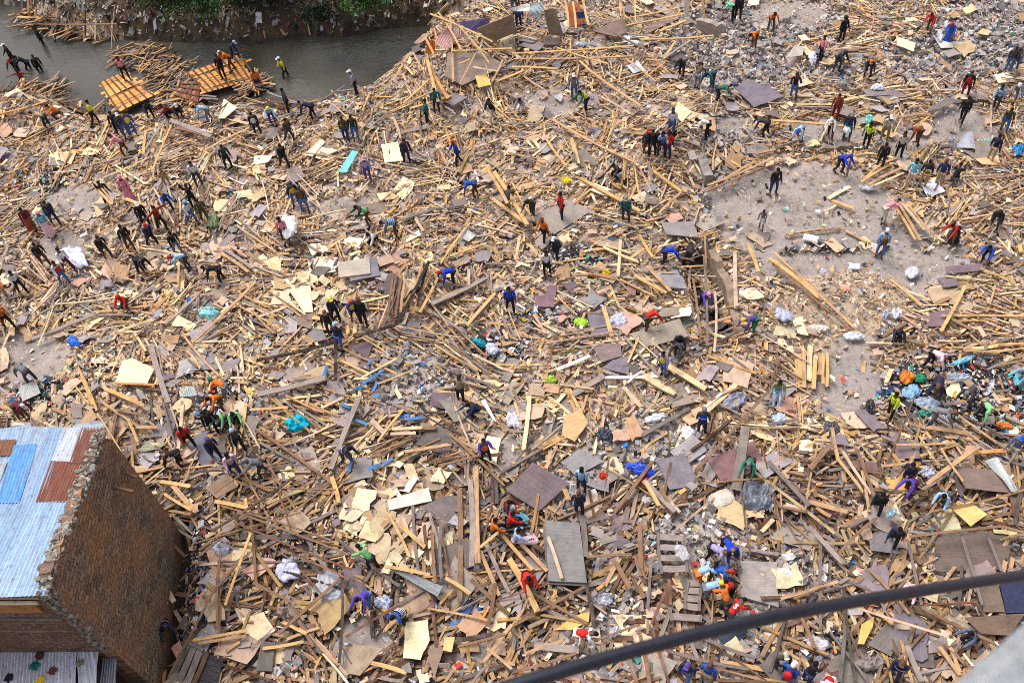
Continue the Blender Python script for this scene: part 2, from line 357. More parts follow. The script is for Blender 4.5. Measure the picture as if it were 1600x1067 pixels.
POSES = {  # torso pitch, thighs, shins, upper arms, forearms, abduction
 'S': (4, (4, -4), (0, -6), (6, -2), (18, 12), 7), 'W': (9, (21, -12), (4, -30), (-22, 24), (0, 40), 6), 'B': (78, (16, 2), (-6, -14), (24, 40), (12, 24), 8),
 'b': (46, (24, 2), (-8, -22), (40, 58), (52, 66), 10), 'C': (38, (96, 84), (-28, -34), (52, 62), (64, 74), 12), 'T': (14, (84, 78), (26, 38), (30, 34), (84, 74), 14),
 'U': (3, (6, -5), (0, -8), (150, 158), (172, 178), 14), 'H': (6, (4, -4), (0, -6), (48, 52), (132, 126), 22), 'A': (8, (14, -12), (2, -24), (20, 30), (24, 30), 78), 'K': (2, (12, -10), (2, -20), (30, 150), (70, 175), 12)}
def dirv(a, ab=0.0):
    v = np.array([0, math.sin(a), -math.cos(a)]); return np.array([math.sin(ab)*abs(v[2]) if abs(v[2]) > .2 else math.sin(ab)*.6, v[1]*math.cos(ab), v[2]*math.cos(ab)])
def skeleton(pose, rr):
    tp, th_, sh_, ua, fa, ab = POSES[pose]
    j = lambda s: rr.uniform(-s, s)
    tp = R(tp+j(5)); P = np.zeros(3); sp = np.array([0, math.sin(tp), math.cos(tp)]); fw = np.array([0, math.cos(tp), -math.sin(tp)])
    J = {'pelvis': P, 'waist': P+sp*.14, 'chest': P+sp*.33, 'neck': P+sp*.49}
    hp = tp*.75; hd = np.array([0, math.sin(hp), math.cos(hp)]); hf = np.array([0, math.cos(hp), -math.sin(hp)])
    J['chin'] = J['neck']+hd*.07+hf*.01; J['head'] = J['neck']+hd*.165+hf*.02; J['crown'] = J['neck']+hd*.235+hf*.012
    J['hd'] = hd; J['hf'] = hf; J['fw'] = fw; J['sp'] = sp
    for k, s in enumerate((-1, 1)):
        X = np.array([s, 0, 0.])
        J['sho%d' % k] = J['neck']-sp*.045+X*.185
        u = R(ua[k]+j(9)); a = R(ab+j(5)); d = dirv(u, a); d[0] *= s; J['elb%d' % k] = J['sho%d' % k]+d*.29
        f = R(fa[k]+j(9)); d2 = dirv(f, a*.6 if ab < 60 else a); d2[0] *= s; J['wri%d' % k] = J['elb%d' % k]+d2*.25; J['hand%d' % k] = J['wri%d' % k]+d2*.08; J['hdir%d' % k] = d2
        J['hip%d' % k] = P+X*.095-np.array([0, 0, .04])
        t = R(th_[k]+j(5)); q = R(sh_[k]+j(5)); w = R(5+j(4)); d = dirv(t, w); d[0] *= s; J['kne%d' % k] = J['hip%d' % k]+d*.43
        d = dirv(q, R(1)); d[0] *= s; J['ank%d' % k] = J['kne%d' % k]+d*.42
        J['toe%d' % k] = J['ank%d' % k]+np.array([s*.03, .15, -.035])
    low = min(J['ank0'][2], J['ank1'][2])-.075
    if pose == 'T': low = min(low, -.14)
    for k in J:
        if k not in ('hd', 'hf', 'fw', 'sp', 'hdir0', 'hdir1'): J[k] = J[k]-np.array([0, 0, low])
    return J
def skin_obj(name, J, names, edges, rad, parent, mat, color, sub=1):
    me = bpy.data.meshes.new(name); me.from_pydata([tuple(J[n]) if isinstance(n, str) else tuple(n) for n in names], edges, [])
    o = bpy.data.objects.new(name, me); COL.objects.link(o); o.parent = parent
    o.modifiers.new('Skin', 'SKIN')
    sv = me.skin_vertices[0].data
    for i, r_ in enumerate(rad): sv[i].radius = r_ if isinstance(r_, tuple) else (r_, r_)
    sv[0].use_root = True
    if sub: ss = o.modifiers.new('Sub', 'SUBSURF'); ss.levels = sub; ss.render_levels = sub
    me.materials.append(mat); o.color = color
    PEND.append(o); return o
PEND = []; HANDS = []
def bake_pending():
    dg = bpy.context.evaluated_depsgraph_get(); dg.update()
    for o in PEND:
        me = bpy.data.meshes.new_from_object(o.evaluated_get(dg), depsgraph=dg)
        me.name = o.name; old = o.data; o.modifiers.clear(); o.data = me
        me.polygons.foreach_set('use_smooth', np.ones(len(me.polygons), bool))
    # hands (five fingers and a thumb that leaves the side of the palm) and the face are added to the one body mesh
    for o, J in HANDS:
        bm = bmesh.new(); bm.from_mesh(o.data)
        for k, s in enumerate((-1, 1)):
            d = J['hdir%d' % k]; d = d/np.linalg.norm(d); side = np.cross(d, [0, 1, .2]); side /= np.linalg.norm(side)+1e-9; nrm = np.cross(side, d)
            w = J['wri%d' % k]
            def tube(p, q, r0, r1, n=5):
                a = q-p; a = a/np.linalg.norm(a); x = np.cross(a, nrm); x /= np.linalg.norm(x)+1e-9; y = np.cross(a, x)
                rings = []
                for c, r_ in ((p, r0), (q, r1)): rings.append([bm.verts.new(c+x*r_*math.cos(2*PI*i/n)+y*r_*math.sin(2*PI*i/n)) for i in range(n)])
                for i in range(n): bm.faces.new((rings[0][i], rings[0][(i+1) % n], rings[1][(i+1) % n], rings[1][i]))
                bm.faces.new(rings[1])
            for i, (o_, l_) in enumerate(((-.03, .062), (-.011, .075), (.01, .07), (.03, .054))):
                p = w+d*.075+side*o_; m_ = p+d*l_*.5+nrm*.006; e_ = p+d*l_*.9+nrm*.024
                tube(p, m_, .0095, .009); tube(m_, e_, .009, .0075)
            p = w+d*.03-side*s*.03; tube(p, p+d*.035-side*s*.03, .011, .0095); tube(p+d*.035-side*s*.03, p+d*.062-side*s*.034, .0095, .008)
        hc = J['head']; hf, hd = J['hf'], J['hd']; X = np.array([1., 0, 0])
        def cone(c, a, up, w_, l_, h_):
            v = [bm.verts.new(p) for p in (c-X*w_-up*h_, c+X*w_-up*h_, c+up*h_, c+a*l_-up*h_*.6)]
            for f in ((0, 1, 3), (1, 2, 3), (2, 0, 3), (0, 2, 1)): bm.faces.new([v[i] for i in f])
        cone(hc+hf*.082, hf, hd, .018, .026, .03)
        cone(hc+hf*.078-hd*.048, hf, hd, .024, .012, .008)
        for s in (-1, 1):
            e = hc+X*s*.082; vs = [bm.verts.new(e+hf*a_+hd*b_+X*s*c_) for a_, b_, c_ in ((-.01, .03, 0), (.012, .02, 0), (.008, -.03, 0), (-.012, -.01, .018))]
            bm.faces.new(vs)
            e = hc+hf*.084+X*s*.032+hd*.012; vs = [bm.verts.new(e+X*a_+hd*b_+hf*.006) for a_, b_ in ((-.014, 0), (0, -.008), (.014, 0), (0, .008))]
            f = bm.faces.new(vs); f.material_index = 1
        bm.to_mesh(o.data); bm.free()
        o.data.materials.append(MAT['hair'])
        o.data.update()
    PEND.clear(); HANDS.clear()
def shell(name, c, ax_u, ax_f, r, parent, color, lowcut=-.15, brim=0.0, mat='hair', seed=0):
    """dome cap/hair around head centre"""
    X = np.array([1., 0, 0]); V = []; F = []; nu, nv = 12, 6
    rr = random.Random(seed)
    for i in range(nv+1):
        ph = PI/2-(PI/2-lowcut*1.0)*(i/nv)
        for j in range(nu):
            a = 2*PI*j/nu; back = -math.sin(a)
            p_ = ph-(.55*max(0, back)*(i/nv)) 
            rad = r*(1+rr.uniform(-.03, .03))
            V.append(c+X*math.cos(a)*math.cos(p_)*rad*.88+ax_f*math.sin(a)*math.cos(p_)*rad*1.05+ax_u*math.sin(p_)*rad*1.05)
    for i in range(nv):
        for j in range(nu): F.append([i*nu+j, (i+1)*nu+j, (i+1)*nu+(j+1) % nu, i*nu+(j+1) % nu])
    if brim:
        b = len(V)
        for a in (-.75, -.35, 0, .35, .75):
            for k in (0, 1): V.append(c+X*math.sin(a)*(r*.9+brim*k*.4)+ax_f*(math.cos(a)*r*.95+brim*k)+ax_u*(r*.28-.01*k))
        for i in range(4): F.append([b+2*i, b+2*i+1, b+2*i+3, b+2*i+2])
    V = np.array(V); o = simple(name, V, F, (1, 1, 1), MAT[mat], parent, smooth=True); o.color = color; return o
def person(px, py, pose, face, top, bot, head, label, ex='', sc_=1.0, sink=0.0, lift=0.12):
    seed = int(px*31+py*7); rr = random.Random(seed); fl = set(ex.split())
    g = G(px, py, lift) if not sink else unproj(px, py, WZ)
    if lift == .25: g = unproj(px, py, WZ+.46)
    a = R(face); q = unproj(px+12*math.cos(a), py-12*math.sin(a), g[2])-g
    yaw = math.atan2(-q[0], q[1])
    root = empty('person', (g[0], g[1], g[2]-sink)); root.rotation_euler = (0, 0, yaw); s = sc_*1.0; root.scale = (s, s, s)
    tagit(root, 'person '+label, 'person', 'people picking through the wreckage')
    LM.append((px, py-12, 'person '+label))
    J = skeleton(pose, rr)
    names = ['pelvis', 'waist', 'chest', 'neck', 'chin', 'head', 'crown']; E = [(0, 1), (1, 2), (2, 3), (3, 4), (4, 5), (5, 6)]
    rad = [(.115, .1), (.11, .09), (.13, .1), .052, (.062, .066), (.078, .09), (.055, .06)]
    for k in (0, 1):
        b = len(names); names += ['sho%d' % k, 'elb%d' % k, 'wri%d' % k, 'hand%d' % k]; E += [(3, b), (b, b+1), (b+1, b+2), (b+2, b+3)]; rad += [.055, .04, .026, (.036, .02)]
        b = len(names); names += ['hip%d' % k, 'kne%d' % k, 'ank%d' % k, 'toe%d' % k]; E += [(0, b), (b, b+1), (b+1, b+2), (b+2, b+3)]; rad += [.082, .054, .038, .03]
    body = skin_obj('body', J, names, E, rad, root, MAT['skin'], tuple(SKIN if rr.random() < .7 else SKIN2)+(1,))
    HANDS.append((body, J))
    # upper garment
    loose = 1.12 if 'L' in fl else 1.0
    names = ['pelvis', 'waist', 'chest', 'neck']; E = [(0, 1), (1, 2), (2, 3)]; rad = [(.146*loose, .12*loose), (.136*loose, .115*loose), (.16, .128), (.07, .064)]
    J['low'] = J['pelvis']-J['sp']*.05
    names[0] = 'low'
    for k in (0, 1):
        J['w2%d' % k] = J['elb%d' % k]+(J['wri%d' % k]-J['elb%d' % k])*.85; J['e2%d' % k] = J['sho%d' % k]+(J['elb%d' % k]-J['sho%d' % k])*.75
        b = len(names)
        if 's' in fl: names += ['sho%d' % k, 'e2%d' % k]; E += [(3, b), (b, b+1)]; rad += [.075, .068]
        else: names += ['sho%d' % k, 'elb%d' % k, 'w2%d' % k]; E += [(3, b), (b, b+1), (b+1, b+2)]; rad += [.074, .06, .046]
    tname = 'jacket' if 'j' in fl else 'shirt'
    tp = skin_obj(tname, J, names, E, rad, root, MAT['garment'], CLL[top])
    # lower garment
    if 'd' in fl:   # skirt or robe
        V = []; F = []; n = 12; f0 = (J['ank0']+J['ank1'])/2
        for i in range(5):
            t = i/4; c = J['pelvis']*(1-t)+np.array([f0[0], f0[1], .14])*t+np.array([0, 0, .06])*(1-t); r_ = .16+.12*t
            for j in range(n): w_ = 1+.1*math.sin(j*2.5+i)*t; V.append(c+np.array([math.cos(2*PI*j/n)*r_*w_, math.sin(2*PI*j/n)*r_*.85*w_, 0]))
        for i in range(4):
            for j in range(n): F.append([i*n+j, (i+1)*n+j, (i+1)*n+(j+1) % n, i*n+(j+1) % n])
        o = simple('skirt', V, F, (1, 1, 1), MAT['garment'], root, smooth=True); o.color = CLL[bot]
    else:
        names = ['pelvis']; E = []; rad = [(.135, .115)]
        for k in (0, 1):
            b = len(names); J['sk%d' % k] = J['ank%d' % k]+(J['kne%d' % k]-J['ank%d' % k])*.1
            J['kk%d' % k] = J['kne%d' % k]+(J['ank%d' % k]-J['kne%d' % k])*.15
            if 'k' in fl: names += ['hip%d' % k, 'kk%d' % k]; E += [(0, b), (b, b+1)]; rad += [.105, .085]
            else: names += ['hip%d' % k, 'kne%d' % k, 'sk%d' % k]; E += [(0, b), (b, b+1), (b+1, b+2)]; rad += [.094, .07, .054]
        skin_obj('trousers', J, names, E, rad, root, MAT['garment'], CLL[bot])
    shc = rr.choice(['black', 'dgrey', 'white', 'brown', 'black'])
    if 'w' in fl: shc = 'white'
    for k in (0, 1):
        a_, t_ = J['ank%d' % k], J['toe%d' % k]; d = t_-a_; d[2] = 0; d /= np.linalg.norm(d); sd = np.array([d[1], -d[0], 0])
        V = []
        for (u, w_, zt) in ((-.08, .036, .035), (-.02, .045, .04), (.07, .048, -.01), (.16, .046, -.03), (.2, .025, -.045)):
            for s_ in (-1, 1): V.append(a_+d*u+sd*w_*s_+np.array([0, 0, -.075])); V.append(a_+d*u+sd*w_*.75*s_+np.array([0, 0, zt]))
        F = []
        for i in range(4):
            b = i*4; F += [[b, b+1, b+5, b+4], [b+1, b+3, b+7, b+5], [b+3, b+2, b+6, b+7], [b+2, b, b+4, b+6]]
        F += [[0, 2, 3, 1], [16, 17, 19, 18]]
        o = simple('shoe', V, F, (1, 1, 1), MAT['shoe'], root); o.color = CLL[shc]
    hc, hf, hd = J['head'], J['hf'], J['hd']
    if head in ('hair', 'skin'): shell('hair', hc+hd*.012-hf*.008, hd, hf, .101, root, CLL['hair'], .28, seed=seed)
    elif 'o' in fl: shell('hood', hc-hf*.02, hd, hf, .128, root, CLL[head], -.35, seed=seed)
    elif 'v' in fl: shell('headscarf', hc-hf*.01, hd, hf, .115, root, CLL[head], -.1, seed=seed)
    elif 'n' in fl: shell('beanie', hc+hd*.02, hd, hf, .11, root, CLL[head], .15, seed=seed)
    else: shell('cap', hc+hd*.02, hd, hf, .108, root, CLL[head], .3, .075, seed=seed)
    # extras: bands, decals, packs
    def vest(c, nm='waistcoat'):
        skin_obj(nm, J, ['low', 'waist', 'chest', 'neck'], [(0, 1), (1, 2), (2, 3)], [(.165, .14), (.16, .138), (.185, .155), (.09, .085)], root, MAT['garment'], CLL[c])
    for e in ex.split():
        if e.startswith('vest:'): vest(e[5:])
        if e.startswith('pack:'):
            c = J['chest']-J['fw']*.2-J['sp']*.08; V = []; F = []
            for i, t in enumerate((-.2, -.1, .08, .18)):
                w_ = (.12, .15, .14, .09)[i]
                for a2 in range(8): an = 2*PI*a2/8; V.append(c+J['sp']*t+np.array([1., 0, 0])*w_*math.cos(an)+J['fw']*.09*math.sin(an))
            for i in range(3):
                for a2 in range(8): F.append([i*8+a2, i*8+(a2+1) % 8, (i+1)*8+(a2+1) % 8, (i+1)*8+a2])
            F += [list(range(7, -1, -1)), list(range(24, 32))]
            o = simple('backpack', V, F, (1, 1, 1), MAT['garment'], None, smooth=True); o.color = CLL[e[5:]]
            o.matrix_world = Matrix.Translation(root.location) @ Matrix.Rotation(yaw, 4, 'Z') @ Matrix.Scale(s, 4)
            tagit(o, e[5:].replace('lb', 'light b').replace('dg', 'dark g')+' backpack on the back of '+' '.join(('person '+label).split()[:9]), 'backpack', 'backpacks on people')
        if e.startswith('band:') or e.startswith('str:'):   # stripes round the torso
            cc = e.split(':')[1]; ts = (.30,) if e.startswith('band') else (.1, .19, .28, .37)
            for t in ts:
                V = []; F = []; n = 14
                for i in (0, 1):
                    c = J['low']+J['sp']*(t+i*.045)
                    for j in range(n): an = 2*PI*j/n; V.append(c+np.array([1., 0, 0])*.205*math.cos(an)+J['fw']*.172*math.sin(an))
                for j in range(n): F.append([j, (j+1) % n, n+(j+1) % n, n+j])
                o = simple('stripe', V, F, (1, 1, 1), MAT['garment'], root, smooth=True); o.color = CLL[cc]
        if e.startswith('txt:'):
            _, t, cc, sz = e.split(':')
            cu = bpy.data.curves.new('lettering', 'FONT'); cu.body = t; cu.size = float(sz); cu.align_x = 'CENTER'; cu.align_y = 'CENTER'; cu.extrude = .006; cu.offset = .008
            to = bpy.data.objects.new('tmp', cu); COL.objects.link(to); dg = bpy.context.evaluated_depsgraph_get(); me = bpy.data.meshes.new_from_object(to.evaluated_get(dg)); bpy.data.objects.remove(to)
            c = J['chest']-J['fw']*.21-J['sp']*.06; X = np.array([1., 0, 0])
            for v in me.vertices:
                x, y, z = v.co; v.co = Vector(c+X*x+J['sp']*y-J['fw']*z)
            me.materials.clear(); me.materials.append(MAT['shoe']); o = link('lettering', me, root); o.color = CLL[cc]
    return root, J, s, yaw
